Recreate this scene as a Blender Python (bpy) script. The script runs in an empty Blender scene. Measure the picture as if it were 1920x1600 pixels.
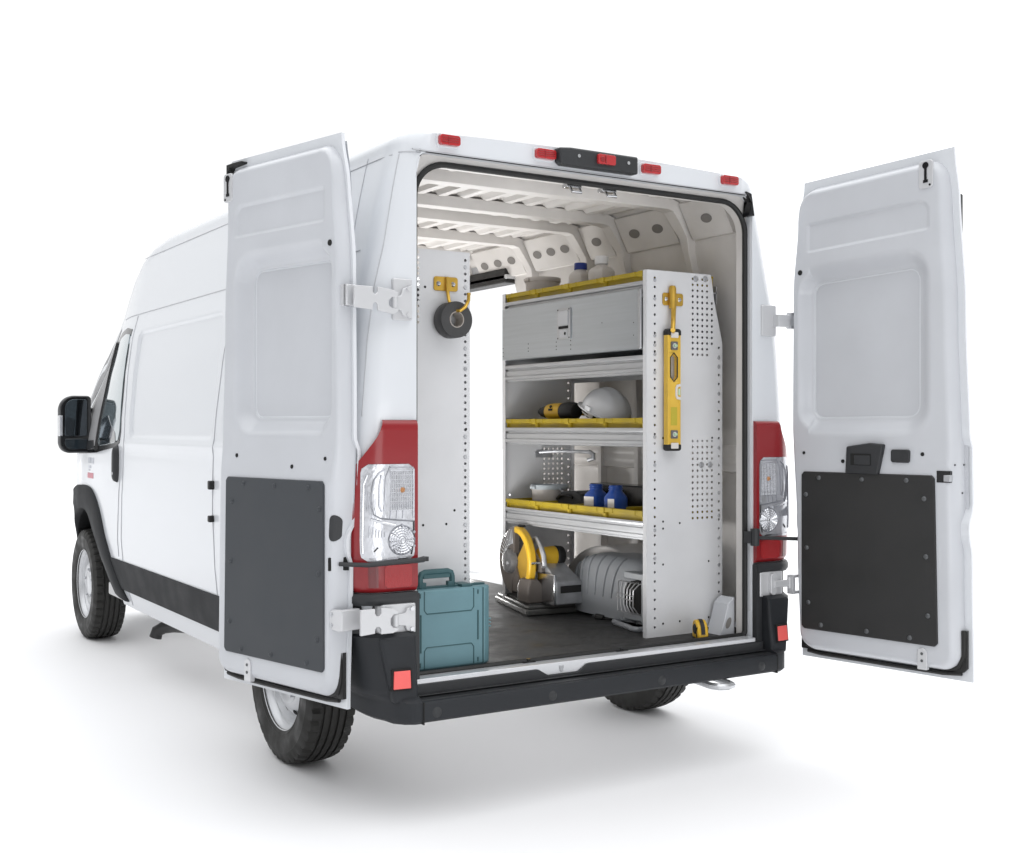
W_FRONT, W_BACK, W_TOP, W_RIGHT, W_RYAW = 1.06, .31, 2.15, 1.0, 95
LAMPS = [
 ('softbox_side_door', (.72,2.85,.60), (-.3,1.0,2.45), (.5,.5), 50, (1,.99,.975)),
 ('fill_cargo', (-.28,1.0,.62), (-.15,.9,2.45), (.35,.8), 15, (1,.99,.975)),  # hidden lamp added behind the left shelving to brighten the ceiling
 ('softbox_rear', (-1.2,-6.5,1.0), (.1,1.0,1.7), (3.0,1.6), 42, (1,1,1)),
 ('fill_underbody', (0,2.3,.335), (0,2.3001,0), (1.5,4.6), 8.5, (1,1,1)),  # lamp added under the van to lighten its ground shadow
]
import bpy, bmesh, math, random
from mathutils import Vector, Matrix
random.seed(4)
S = bpy.context.scene
COL = S.collection
R = math.radians
PI = math.pi

# ------------------------------------------------------------------ materials
MATS = {}
def mat(name, col, rough=.5, metal=0., coat=0., noise=0., nscale=8., bump=0., bscale=200., spec=.5, trans=0., ior=1.45, alpha=1., emis=None, stretch=None):
    m = bpy.data.materials.new(name); m.use_nodes = True
    nt = m.node_tree; b = nt.nodes['Principled BSDF']
    b.inputs['Base Color'].default_value = (*col, 1)
    b.inputs['Roughness'].default_value = rough
    b.inputs['Metallic'].default_value = metal
    b.inputs['Coat Weight'].default_value = coat
    b.inputs['Coat Roughness'].default_value = .06
    b.inputs['Specular IOR Level'].default_value = spec
    b.inputs['Transmission Weight'].default_value = trans
    b.inputs['IOR'].default_value = ior
    b.inputs['Alpha'].default_value = alpha
    if noise or bump:
        tc = nt.nodes.new('ShaderNodeTexCoord')
        src = tc.outputs['Object']
        if stretch:
            mp = nt.nodes.new('ShaderNodeMapping'); mp.inputs['Scale'].default_value = stretch
            nt.links.new(src, mp.inputs['Vector']); src = mp.outputs['Vector']
    if noise:
        n = nt.nodes.new('ShaderNodeTexNoise'); n.inputs['Scale'].default_value = nscale; n.inputs['Detail'].default_value = 6
        nt.links.new(src, n.inputs['Vector'])
        r = nt.nodes.new('ShaderNodeMapRange'); r.inputs['To Min'].default_value = 1 - noise; r.inputs['To Max'].default_value = 1 + noise
        r.inputs['From Min'].default_value = .3; r.inputs['From Max'].default_value = .7
        nt.links.new(n.outputs['Fac'], r.inputs['Value'])
        mx = nt.nodes.new('ShaderNodeVectorMath'); mx.operation = 'SCALE'; mx.inputs[0].default_value = col
        nt.links.new(r.outputs['Result'], mx.inputs['Scale']); nt.links.new(mx.outputs['Vector'], b.inputs['Base Color'])
        rr = nt.nodes.new('ShaderNodeMapRange'); rr.inputs['To Min'].default_value = max(.02, rough * (1 - noise * 1.5)); rr.inputs['To Max'].default_value = min(1, rough * (1 + noise * 1.5))
        rr.inputs['From Min'].default_value = .3; rr.inputs['From Max'].default_value = .7
        nt.links.new(n.outputs['Fac'], rr.inputs['Value']); nt.links.new(rr.outputs['Result'], b.inputs['Roughness'])
    if bump:
        n2 = nt.nodes.new('ShaderNodeTexNoise'); n2.inputs['Scale'].default_value = bscale; n2.inputs['Detail'].default_value = 3
        nt.links.new(src, n2.inputs['Vector'])
        bp = nt.nodes.new('ShaderNodeBump'); bp.inputs['Strength'].default_value = bump; bp.inputs['Distance'].default_value = .002
        nt.links.new(n2.outputs['Fac'], bp.inputs['Height']); nt.links.new(bp.outputs['Normal'], b.inputs['Normal'])
    MATS[name] = m
    return m

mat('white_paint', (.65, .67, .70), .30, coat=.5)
mat('white_paint_shaded', (.53, .545, .575), .38, coat=.3, noise=.03, nscale=4)  # body white with the inner doors' shade darkened into the colour
mat('lining_paint', (.63, .61, .59), .5, noise=.06, nscale=5)
mat('hinge_paint', (.58, .585, .60), .36, metal=.25, coat=.3)
mat('seam_grey', (.46, .47, .49), .8)
mat('black_plastic', (.024, .0255, .028), .46, noise=.12, nscale=6, bump=.25, bscale=420)
mat('bumper_plastic', (.019, .021, .0245), .52, spec=.35, noise=.15, nscale=5, bump=.3, bscale=500)
mat('trim_plastic', (.030, .031, .033), .68, spec=.18, noise=.10, nscale=6, bump=.25, bscale=420)
mat('gloss_black', (.008, .008, .009), .18)
mat('rubber', (.014, .014, .014), .55, noise=.1, nscale=20)
mat('tyre_rubber', (.021, .0205, .019), .62, noise=.22, nscale=14, bump=.2, bscale=180)
mat('rim_paint', (.62, .63, .65), .32, metal=.25, coat=.2, noise=.04, nscale=12)
mat('dark_hole', (.012, .012, .012), .9)
mat('grey_hole', (.20, .19, .18), .9)
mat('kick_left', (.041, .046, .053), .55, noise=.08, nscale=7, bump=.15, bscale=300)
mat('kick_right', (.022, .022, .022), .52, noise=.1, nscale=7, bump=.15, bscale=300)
mat('bolt_dark', (.10, .105, .11), .4, metal=.4)
mat('floor_mat', (.034, .034, .034), .62, spec=.3, noise=.25, nscale=9, bump=.3, bscale=160)
mat('sill_steel', (.62, .63, .65), .3, metal=.5, noise=.05, nscale=15)
mat('galv', (.52, .535, .56), .42, metal=.35, noise=.05, nscale=7, bump=.05, bscale=60)
mat('panel_white', (.63, .635, .65), .5, noise=.035, nscale=5, bump=.05, bscale=90)
mat('alu', (.47, .48, .495), .34, metal=.55, noise=.05, nscale=6, stretch=(6, .6, 20))
mat('locker_steel', (.46, .49, .515), .36, metal=.8, noise=.05, nscale=6, stretch=(1, .4, 14))
mat('chrome', (.62, .63, .65), .22, metal=1.)
mat('bin_yellow', (.36, .262, .012), .5, noise=.14, nscale=10)
mat('tool_yellow', (.66, .40, .025), .36, noise=.05, nscale=14)
mat('saw_ochre', (.42, .25, .03), .42, noise=.06, nscale=14)
mat('level_yellow', (.70, .45, .06), .38, noise=.04, nscale=16)
mat('level_olive', (.48, .40, .04), .5)
mat('brass', (.62, .39, .07), .34, metal=.75, noise=.12, nscale=25)
mat('tool_grey', (.12, .12, .123), .46, noise=.12, nscale=14)
mat('tool_metal', (.50, .51, .53), .36, metal=.7, noise=.14, nscale=22, bump=.15, bscale=140)
mat('saw_base', (.085, .085, .082), .5, metal=.3, noise=.2, nscale=12)
mat('saw_brown', (.11, .095, .085), .5, noise=.1, nscale=12)
mat('heater_grey', (.30, .315, .335), .38, noise=.05, nscale=6)
mat('heater_wire', (.55, .55, .56), .35, metal=.7)
mat('hat_white', (.72, .73, .75), .28, coat=.3)
mat('tub_plastic', (.50, .47, .45), .45)
mat('tub_lid', (.42, .46, .49), .45)
mat('bottle_blue', (.012, .055, .26), .3)
mat('bottle_white', (.60, .57, .54), .4)
mat('label_white', (.66, .63, .60), .5)
mat('cap_blue', (.012, .03, .20), .4)
mat('cap_white', (.72, .72, .73), .4)
mat('case_teal', (.125, .24, .275), .42, noise=.05, nscale=9, bump=.1, bscale=350)
mat('case_teal_dark', (.035, .095, .105), .45)
mat('tape_black', (.045, .045, .046), .5, noise=.1, nscale=40)
mat('tape_core', (.36, .33, .30), .7)
mat('lens_red', (.25, .012, .016), .28, coat=.25)
mat('lens_reflex', (.33, .018, .021), .24, coat=.3, bump=.5, bscale=260)
mat('lens_red_dark', (.13, .007, .010), .2, coat=.5)
mat('lens_red_bright', (.42, .022, .026), .22, coat=.4)
mat('lens_clear', (.56, .57, .60), .22, metal=.6, coat=.6, noise=.14, nscale=30, bump=.9, bscale=70, stretch=(1,1,.5))
mat('lens_rib', (.62, .63, .66), .16, metal=.8)
mat('lens_shadow', (.36, .37, .40), .2, metal=.6)
mat('amber', (.42, .19, .07), .3)
mat('reflector', (.80, .11, .10), .3, coat=.3)
mat('glass_pane', (.30, .37, .40), .04, metal=.55, coat=1.)
mat('glass_dark', (.02, .028, .035), .04, coat=1.)
mat('mirror_glass', (.13, .15, .17), .03, metal=.95)
mat('pillar_grey', (.30, .30, .305), .5, spec=.3)
mat('decal_red', (.62, .26, .30), .5)
mat('decal_grey', (.58, .60, .64), .5)
mat('ground_white', (.80, .80, .81), .6)
mat('under_white', (.60, .60, .60), .7)
mat('dark_metal', (.045, .045, .045), .45, metal=.5)
mat('black_label', (.02, .02, .02), .5)
mat('vial', (.45, .62, .45), .15)

# ------------------------------------------------------------------ mesh builder
class B:
    def __init__(s, T=None):
        s.v = []; s.f = []; s.m = []; s.mi = 0; s.T = T
    def add(s, pts, faces):
        o = len(s.v)
        for p in pts:
            s.v.append(tuple(s.T(*p)) if s.T else tuple(p))
        for f in faces:
            s.f.append([i + o for i in f]); s.m.append(s.mi)
        return s
    def box(s, x0, x1, y0, y1, z0, z1):
        p = [(x0,y0,z0),(x1,y0,z0),(x1,y1,z0),(x0,y1,z0),(x0,y0,z1),(x1,y0,z1),(x1,y1,z1),(x0,y1,z1)]
        return s.add(p, [(0,3,2,1),(4,5,6,7),(0,1,5,4),(1,2,6,5),(2,3,7,6),(3,0,4,7)])
    def quad(s, *p):
        return s.add(p, [tuple(range(len(p)))])
    def prism(s, poly, ax, a, b):
        n = len(poly)
        def P(q, k):
            return {'X': (k, q[0], q[1]), 'Y': (q[0], k, q[1]), 'Z': (q[0], q[1], k)}[ax]
        pts = [P(q, a) for q in poly] + [P(q, b) for q in poly]
        fs = [tuple(range(n)), tuple(range(2*n-1, n-1, -1))] + [(i, (i+1) % n, n + (i+1) % n, n + i) for i in range(n)]
        return s.add(pts, fs)
    def frust(s, p0, p1, r0, r1=None, seg=16, caps=True):
        if r1 is None: r1 = r0
        p0 = Vector(p0); p1 = Vector(p1); d = (p1 - p0).normalized()
        a = d.orthogonal().normalized(); b = d.cross(a)
        pts = []
        for p, r in ((p0, r0), (p1, r1)):
            for k in range(seg):
                t = 2 * PI * k / seg
                pts.append(p + a * (r * math.cos(t)) + b * (r * math.sin(t)))
        fs = [(k, (k+1) % seg, seg + (k+1) % seg, seg + k) for k in range(seg)]
        if caps: fs += [tuple(range(seg-1, -1, -1)), tuple(range(seg, 2*seg))]
        return s.add(pts, fs)
    def tube(s, path, r, seg=8, closed=False):
        P = [Vector(p) for p in path]; n = len(P); rings = []
        prev = None
        for i in range(n):
            if closed: d = (P[(i+1) % n] - P[i-1]).normalized()
            else: d = (P[min(i+1, n-1)] - P[max(i-1, 0)]).normalized()
            if prev is None: a = d.orthogonal().normalized()
            else:
                a = prev - d * prev.dot(d)
                a = a.normalized() if a.length > 1e-6 else d.orthogonal().normalized()
            prev = a; b = d.cross(a)
            rr = r[i] if isinstance(r, (list, tuple)) else r
            rings.append([P[i] + a * (rr * math.cos(2*PI*k/seg)) + b * (rr * math.sin(2*PI*k/seg)) for k in range(seg)])
        pts = [p for q in rings for p in q]; fs = []
        for i in range(n if closed else n - 1):
            j = (i + 1) % n
            for k in range(seg):
                fs.append((i*seg + k, i*seg + (k+1) % seg, j*seg + (k+1) % seg, j*seg + k))
        if not closed: fs += [tuple(range(seg-1, -1, -1)), tuple(range((n-1)*seg, n*seg))]
        return s.add(pts, fs)
    def lathe(s, prof, o, axis, seg=32, mod=None, closed=False):
        o = Vector(o); ax = Vector(axis).normalized()
        a = Vector((0,0,1)) if abs(ax.z) < .9 else Vector((1,0,0))
        a = (a - ax * a.dot(ax)).normalized(); b = ax.cross(a)
        n = len(prof); pts = []
        for k in range(seg):
            t = 2*PI*k/seg; e = a*math.cos(t) + b*math.sin(t)
            for i, (r, h) in enumerate(prof):
                if mod: r = mod(i, k, r)
                pts.append(o + e*r + ax*h)
        fs = []
        for k in range(seg):
            q = (k+1) % seg
            for i in range(n if closed else n-1):
                j = (i+1) % n
                fs.append((k*n+i, q*n+i, q*n+j, k*n+j))
        return s.add(pts, fs)
    def grid(s, P, close_u=False, skip=None):
        nu = len(P); nv = len(P[0])
        pts = [p for r in P for p in r]; fs = []
        for i in range(nu if close_u else nu - 1):
            for j in range(nv - 1):
                if skip and skip(i, j): continue
                fs.append((i*nv+j, ((i+1) % nu)*nv+j, ((i+1) % nu)*nv+j+1, i*nv+j+1))
        return s.add(pts, fs)
    def disc(s, c, ax, r, seg=10):
        c = Vector(c); d = Vector(ax).normalized(); a = d.orthogonal().normalized(); b = d.cross(a)
        return s.add([c + a*(r*math.cos(2*PI*k/seg)) + b*(r*math.sin(2*PI*k/seg)) for k in range(seg)], [tuple(range(seg))])

def make(name, b, mats, parent=None, smooth=35, bevel=0, seg=2, merge=True):
    me = bpy.data.meshes.new(name)
    me.from_pydata(b.v, [], b.f)
    if isinstance(mats, str): mats = [mats]
    for m in mats: me.materials.append(MATS[m])
    me.polygons.foreach_set('material_index', b.m)
    bm = bmesh.new(); bm.from_mesh(me)
    if merge: bmesh.ops.remove_doubles(bm, verts=bm.verts, dist=1e-5)
    bmesh.ops.recalc_face_normals(bm, faces=bm.faces)
    bm.to_mesh(me); bm.free()
    if smooth:
        me.polygons.foreach_set('use_smooth', [True]*len(me.polygons))
        me.set_sharp_from_angle(angle=R(smooth))
    o = bpy.data.objects.new(name, me); COL.objects.link(o)
    if bevel:
        md = o.modifiers.new('Bevel', 'BEVEL'); md.width = bevel; md.segments = seg; md.limit_method = 'ANGLE'; md.angle_limit = R(40)
    if parent is not None:
        o.parent = parent
        o.matrix_parent_inverse = Matrix.Translation(-(base_of(parent)))
    return o
def base_of(o):
    v = Vector(o.location)
    return v if o.parent is None or o.type == 'EMPTY' else Vector((0,0,0))
def thing(name, label, cat, loc=(0,0,0), group=None):
    o = bpy.data.objects.new(name, None); COL.objects.link(o); o.location = loc
    o.empty_display_size = .1
    o['label'] = label; o['category'] = cat
    if group: o['group'] = group
    return o
def tag(o, label, cat, group=None):
    o['label'] = label; o['category'] = cat
    if group: o['group'] = group
    return o
def dup(root, loc, label=None):
    r = root.copy(); COL.objects.link(r); r.location = loc
    if label: r['label'] = label
    for ch in root.children:
        c = ch.copy(); COL.objects.link(c); c.parent = r; c.matrix_parent_inverse = ch.matrix_parent_inverse.copy()
        for g in ch.children:
            d = g.copy(); COL.objects.link(d); d.parent = c
    return r

def lerp_tab(t, x):
    if x <= t[0][0]: return t[0][1]
    for (a, va), (b, vb) in zip(t, t[1:]):
        if x <= b: return va + (vb - va) * (x - a) / (b - a)
    return t[-1][1]
def sm_tab(t, x):   # smooth (cosine) interpolation
    if x <= t[0][0]: return t[0][1]
    for (a, va), (b, vb) in zip(t, t[1:]):
        if x <= b:
            k = (x - a) / (b - a); k = k*k*(3 - 2*k); return va + (vb - va) * k
    return t[-1][1]
def sst(a, b, x):
    k = min(1, max(0, (x - a) / (b - a))); return k*k*(3 - 2*k)
def rrect(x0, x1, z0, z1, r, n=6):
    if not isinstance(r, (list, tuple)): r = [r]*4
    out = []
    for (cx, cz, a0, rr) in ((x1-r[0], z0+r[0], -90, r[0]), (x1-r[1], z1-r[1], 0, r[1]), (x0+r[2], z1-r[2], 90, r[2]), (x0+r[3], z0+r[3], 180, r[3])):
        for k in range(n+1):
            a = R(a0 + 90*k/n); out.append((cx + rr*math.cos(a), cz + rr*math.sin(a)))
    return out
def sd_rr(x, z, x0, x1, z0, z1, r):     # signed inside-distance to a rounded rectangle
    cx = (x0+x1)/2; cz = (z0+z1)/2
    qx = abs(x-cx) - (x1-x0)/2 + r; qz = abs(z-cz) - (z1-z0)/2 + r
    return r - (math.hypot(max(qx,0), max(qz,0)) + min(max(qx,qz),0))
def linsp(a, b, n): return [a + (b-a)*i/(n-1) for i in range(n)]
# ================================================================== THE VAN
PZ = [(.33,.958),(.40,.980),(.47,1.000),(.60,1.025),(.75,1.042),(1.0,1.050),(1.30,1.046),(1.45,1.040),(1.70,1.020),(1.90,.992),(2.04,.957),(2.20,.922),(2.38,.880),(2.50,.845)]
TAPER = [(3.5,1.),(4.2,.985),(4.5,.955),(4.75,.895),(5.0,.80),(5.2,.68),(5.33,.52)]
ZT = [(2.85,2.466),(3.1,2.445),(3.3,2.40),(3.45,2.345),(3.58,2.265),(3.72,2.175),(3.88,2.06),(4.14,1.885),(4.44,1.64),(4.64,1.45),(4.80,1.29),(5.0,1.17),(5.25,1.02),(5.33,.86)]
INS = [(0,.085),(.012,.055),(.03,.028),(.06,.009),(.10,.0)]
REC = [(1.57,3.03,1.325,1.935),(.30,1.42,1.325,1.935)]
def sideX(Y, z, rec=True):
    x = lerp_tab(PZ, z) * sm_tab(TAPER, Y) - lerp_tab(INS, Y)
    x -= .13 * sst(3.2, 4.3, Y) * sst(1.15, 2.1, z)
    x -= .10 * sst(.56, .36, Y) * sst(.56, .46, z)
    if rec:
        for (a, b, c, d) in REC:
            x -= .013 * sst(0, .03, sd_rr(Y, z, a, b, c, d, .06))
        x += .006 * math.exp(-((z-1.30)/.018)**2) * sst(0, .2, Y) * (1 - sst(3.0, 3.2, Y))
    return x
ZR = sorted(set([round(v,4) for v in linsp(.34, 2.24, 64) + [.47] + [1.30+k*.006 for k in range(-4,5)] + [1.325+k*.008 for k in range(-1,7)] + [1.935-k*.008 for k in range(-1,7)] + linsp(2.24, 2.38, 6)]))
YS = sorted(set([round(v,4) for v in [0,.006,.012,.02,.03,.045,.06,.08,.10,.14] + linsp(.16, 5.30, 160) + [2.0,3.2,5.33] + [1.57+k*.008 for k in range(-1,6)] + [3.03-k*.008 for k in range(-1,6)]]))
AXR, AXF, WR = .90, 4.35, .36
def ring(Y):
    zt = sm_tab(ZT, Y) - .006*(1 - sst(0, .03, Y))
    cab = sst(3.2, 3.9, Y)
    h = .064 + .086*cab; w = .055 + .14*cab
    ztop = zt - h
    out = []
    for z in ZR:
        zz = .34 + (z-.34)/(2.38-.34) * (ztop-.34)
        out.append((sideX(Y, zz), zz))
    x0 = out[-1][0]
    arc = [(x0 - w*(1-math.cos(t)), ztop + h*math.sin(t)) for t in linsp(0, PI/2, 8)][1:]
    xc = x0 - w
    roof = [(x, zt + .014*(1-(x/xc)**2)) for x in linsp(xc, -xc, 25)][1:-1]
    half = out + arc
    L = [(-x, Y, z) for x, z in half]
    return L + [(-x, Y, z) for x, z in roof] + [(x, Y, z) for x, z in reversed(half)]
def snap(p):
    x, y, z = p
    if abs(x) > .5 and z < 1.1:
        for ax, rr in ((AXR, .44),):
            d = math.hypot(y-ax, z-WR)
            if abs(d-rr) < .019 and d > 0: return (x, ax+(y-ax)*rr/d, WR+(z-WR)*rr/d)
    return p
def near_outline(x, z, hw, z0, z1, r):
    x_ = max(-hw, min(hw, x)); z_ = max(z0, min(z1, z))
    if z_ > z1 - r and abs(x_) > hw - r:
        cx = math.copysign(hw-r, x_); cz = z1-r
        d = math.hypot(x-cx, z-cz); k = r/max(d, 1e-6)
        return (cx+(x-cx)*k, cz+(z-cz)*k)
    if z > z1: return (x_, z1)
    return (math.copysign(hw, x), z_)
HW, ZO = .812, 2.388                      # rear opening
rings = [ring(Y) for Y in YS]
r0 = rings[0]
op0 = [near_outline(p[0], p[2], HW, .47, ZO, .05) for p in r0]
pre = [[(x, .04, z) for x, z in op0], [(x, .0, z) for x, z in op0]]
allr = pre + rings
G = [[snap(p) for p in q] for q in allr]
nv = len(G[0])
# front wheel arch trim: inner and outer edge in (Y, z)
IN = [(4.60,.60),(4.58,.70),(4.50,.80),(4.37,.855),(4.26,.868),(4.15,.868),(4.0,.838),(3.84,.722),(3.72,.615),(3.60,.495),(3.53,.400)]
OUT = [(4.76,.60),(4.775,.75),(4.72,.90),(4.52,.995),(4.26,1.020),(4.04,1.020),(3.86,.985),(3.69,.870),(3.50,.622),(3.38,.468),(3.29,.375)]
def dens(P, n=7):
    o = []
    for i in range(len(P)-1):
        p0 = P[max(i-1,0)]; p1 = P[i]; p2 = P[i+1]; p3 = P[min(i+2,len(P)-1)]
        for k in range(n):
            t = k/n
            o.append(tuple(.5*((2*p1[d])+(-p0[d]+p2[d])*t+(2*p0[d]-5*p1[d]+4*p2[d]-p3[d])*t*t+(-p0[d]+3*p1[d]-3*p2[d]+p3[d])*t**3) for d in (0,1)))
    return o+[P[-1]]
MIDP = [(a[0]+(c[0]-a[0])*.35, a[1]+(c[1]-a[1])*.35) for a, c in zip(dens(IN), dens(OUT))]
MIDP = [(4.9,0.)] + MIDP + [(3.40,0.)]
def inside(P, y, z):
    r = False
    for (y0,z0),(y1,z1) in zip(P, P[1:]+P[:1]):
        if (z0 > z) != (z1 > z) and y < (y1-y0)*(z-z0)/(z1-z0)+y0: r = not r
    return r
def skip_body(i, j):
    c = [G[i][j], G[i+1][j], G[i+1][j+1], G[i][j+1]]
    y = sum(p[1] for p in c)/4; z = sum(p[2] for p in c)/4; x = sum(p[0] for p in c)/4
    if i >= 2:
        if x > .5 and 2.0 < y < 3.2 and .47 < z < 2.24: return True
        if abs(x) > .5 and math.hypot(y-AXR, z-WR) < .436: return True
        if abs(x) > .5 and z < 1 and inside(MIDP, y, z): return True
    return False
van = thing('cargo_van', 'white high roof cargo van with both rear doors swung open and shelves inside', 'van', (0,0,0))
b = B(); b.grid(G, skip=skip_body)
b.add([p for p in G[-1]], [tuple(range(nv))])          # nose
body = make('body_shell', b, 'white_paint', van, smooth=40)
# underbody and wheel housings
b = B(); b.box(-.72,.72,.06,4.95,.345,.44)
for s in (-1, 1): b.box(s*.72, s*.955, 1.36, 3.86, .352, .43)
make('underbody', b, 'under_white', van, bevel=.01)
for s in (-1, 1):
    for ring_ in ([(AXR+.438*math.cos(t), WR+.438*math.sin(t)) for t in linsp(-.1, PI+.1, 24)], dens(IN)):
        b = B()
        b.grid([[(s*x, y, z) for x in (.70, min(.98, sideX(y, .8, False)-.005))] for y, z in ring_])
        b.add([(s*.70, y, z) for y, z in ring_], [tuple(range(len(ring_)))])
        make('wheel_housing', b, 'dark_hole', van)
    b = B()
    ring_ = [(AXR+.452*math.cos(t), WR+.452*math.sin(t)) for t in linsp(.28, PI-.28, 24)]
    b.grid([[(s*x, y, z) for x in (.685,.70,.96)] for y, z in ring_])
    b.add([(s*.685, y, z) for y, z in ring_], [tuple(range(24))])
    make('wheel_box', b, 'lining_paint', van, bevel=.012, seg=3)

# ---- panel gaps: thin strips that follow the skin
def on_side(s, Y, z, o=.001): return (s*(sideX(Y, z)+o), Y, z)
b = B()
def gap(pts, r=.0019): b.tube(pts, r, 5)
gap([on_side(-1, y, 2.037) for y in linsp(.16, 3.55, 40)], .0024)
def sm2375(y): return (-(sideX(y, 2.378)+.001), y, 2.378)
gap([sm2375(y) for y in linsp(.07, 3.30, 40)], .0021)
gap([on_side(-1, 3.13+.10*sst(1.3,.5,z)+.02*sst(1.3,1.9,z), z) for z in linsp(.36, 2.03, 40)])
gap([on_side(-1, 3.19+.13*sst(1.3,.5,z)+.02*sst(1.3,1.9,z), z) for z in linsp(.64, 1.26, 30)], .002)
gap([on_side(-1, 1.50+.06*sst(1.9,.9,z)+.012*math.sin(6*z), z) for z in linsp(.36, 2.36, 50)])
gap([on_side(-1, .21+.06*sst(1.5,2.4,z), z) for z in linsp(1.42, 2.40, 40)])
gap([on_side(-1, .03+.012*sst(2.0,2.38,z), z, .0005) for z in linsp(1.43, 2.375, 40)], .0022)
hd = [(-(sideX(.0, 2.386)), 0.0, 2.386)]
gap([(-sideX(y, 2.384)-.001, y, 2.384) for y in linsp(.045, 0, 8)] + [(x, -.001, 2.391) for x in linsp(-.83, .80, 30)], .0028)
make('panel_gap', b, 'seam_grey', van)
# ---- interior lining
PI_ = [(.49,.955),(1.30,.955),(1.75,.940),(2.05,.905),(2.24,.862),(2.41,.775)]
ZI = sorted(set([round(v,4) for v in linsp(.49, 2.24, 44) + [1.19,1.205,1.22,1.235,1.25,1.265,1.28,1.295,1.31] + linsp(2.24,2.41,8)]))
XI = linsp(.745, -.745, 121)
BOWS = [.46, .95, 1.26, 1.78, 2.35, 2.95]
def corr(x, y):
    if abs(x) > .70: return 0
    f = ((x+2.0) / .115) % 1
    k = sst(.08,.20,f) - sst(.54,.66,f)
    e = min(abs(y-q) for q in BOWS)
    return -.021*k*sst(.05,.075,e)*sst(.70,.66,abs(x))
def iring(Y):
    half = []
    for z in ZI:
        x = sm_tab(PI_, z)
        if 1.19 <= z <= 1.31: x -= .02 - .006*abs(math.sin((z-1.19)/.12*PI*3))
        x += .012*sst(.03,.06,abs(((Y+.18) % .26)-.13)) * sst(.55,.62,z) * sst(1.18,1.14,z)
        half.append((x, z))
    top = [(x, 2.432 + .014*(1-(x/.75)**2) + corr(x, Y)) for x in XI]
    return [(-x, Y, z) for x, z in half] + [(-x, Y, z) for x, z in top] + [(x, Y, z) for x, z in reversed(half)]
YI = sorted(set([round(v,4) for v in [.10,.13] + linsp(.16, 3.3, 90) + [2.0,3.2] + [q+d for q in BOWS for d in (-.075,-.06,-.05,.05,.06,.075)]]))
ir = [iring(Y) for Y in YI]
o1 = [near_outline(p[0], p[2], HW, .48, ZO, .05) for p in ir[0]]
o2 = [near_outline(p[0], p[2], .799, .48, 2.352, .13) for p in ir[0]]
GI = [[(x,.04,z) for x,z in o1], [(x,.045,z) for x,z in o2], [(x,.085,z) for x,z in o2]] + ir
def skip_in(i, j):
    c = [GI[i][j], GI[i+1][j], GI[i+1][j+1], GI[i][j+1]]
    y = sum(p[1] for p in c)/4; z = sum(p[2] for p in c)/4; x = sum(p[0] for p in c)/4
    return i >= 3 and x > .5 and 2.0 < y < 3.2 and z < 2.24
b = B(); b.grid(GI, skip=skip_in)
b.add(GI[-1], [tuple(range(len(GI[-1])))])
lining = make('interior_lining', b, 'lining_paint', van, smooth=32)
# side door frame
b = B()
for (y0,y1) in ((1.985,2.002),(3.198,3.215)): b.box(.86,1.03,y0,y1,.47,2.0)
b.box(.80,.97,1.99,3.21,2.238,2.262); b.box(.78,1.01,1.99,3.21,.455,.487)
make('side_door_frame', b, 'sill_steel', van, bevel=.004)
b = B(); b.box(.80,.90,2.0,3.2,2.215,2.30)
make('side_door_seal', b, 'rubber', van, bevel=.01)
b = B(); b.prism([(.855,2.262),(.80,2.40),(.79,2.40),(.83,2.262)], 'Y', 2.02, 3.2)
b.mi = 1
for y in (2.12,2.75): b.frust((.83,y,2.32),(.815,y,2.315),.012)
make('door_header_rail', b, ['galv','chrome'], van)
# cant rail with oval holes between wall and ceiling, right and left
for s in (-1, 1):
    for k in range(len(BOWS)-1):
        ya = BOWS[k]+.05; yb = BOWS[k+1]-.05
        b = B()
        b.prism([(s*.832,2.252),(s*.748,2.408),(s*.770,2.43),(s*.880,2.252)], 'Y', ya, yb)
        b.mi = 1
        n = 3 if yb-ya > .4 else 2
        if yb-ya < .25: n = 1
        ey = Vector((0,1,0)); ez = Vector((-s*.084,0,.156)).normalized(); nn = Vector((-s*.156,0,-.084)).normalized()
        for q in range(n):
            c = Vector((s*.790,ya+(yb-ya)*(q+.6)/(n+.2),2.330)) + nn*.0015
            b.add([c + ey*(.040*math.cos(t)) + ez*(.023*math.sin(t)) for t in linsp(0,2*PI,21)[:-1]], [tuple(range(20))])
        make('cant_rail', b, ['lining_paint','grey_hole'], van)
    b = B(); b.prism([(s*.832,2.252),(s*.748,2.408),(s*.770,2.43),(s*.880,2.252)], 'Y', .14, BOWS[0]-.05); b.mi = 1
    c = Vector((s*.790,.27,2.330)) + nn*.0015
    b.add([c + ey*(.036*math.cos(t)) + ez*(.022*math.sin(t)) for t in linsp(0,2*PI,21)[:-1]], [tuple(range(20))])
    make('cant_rail', b, ['lining_paint','grey_hole'], van)
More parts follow.
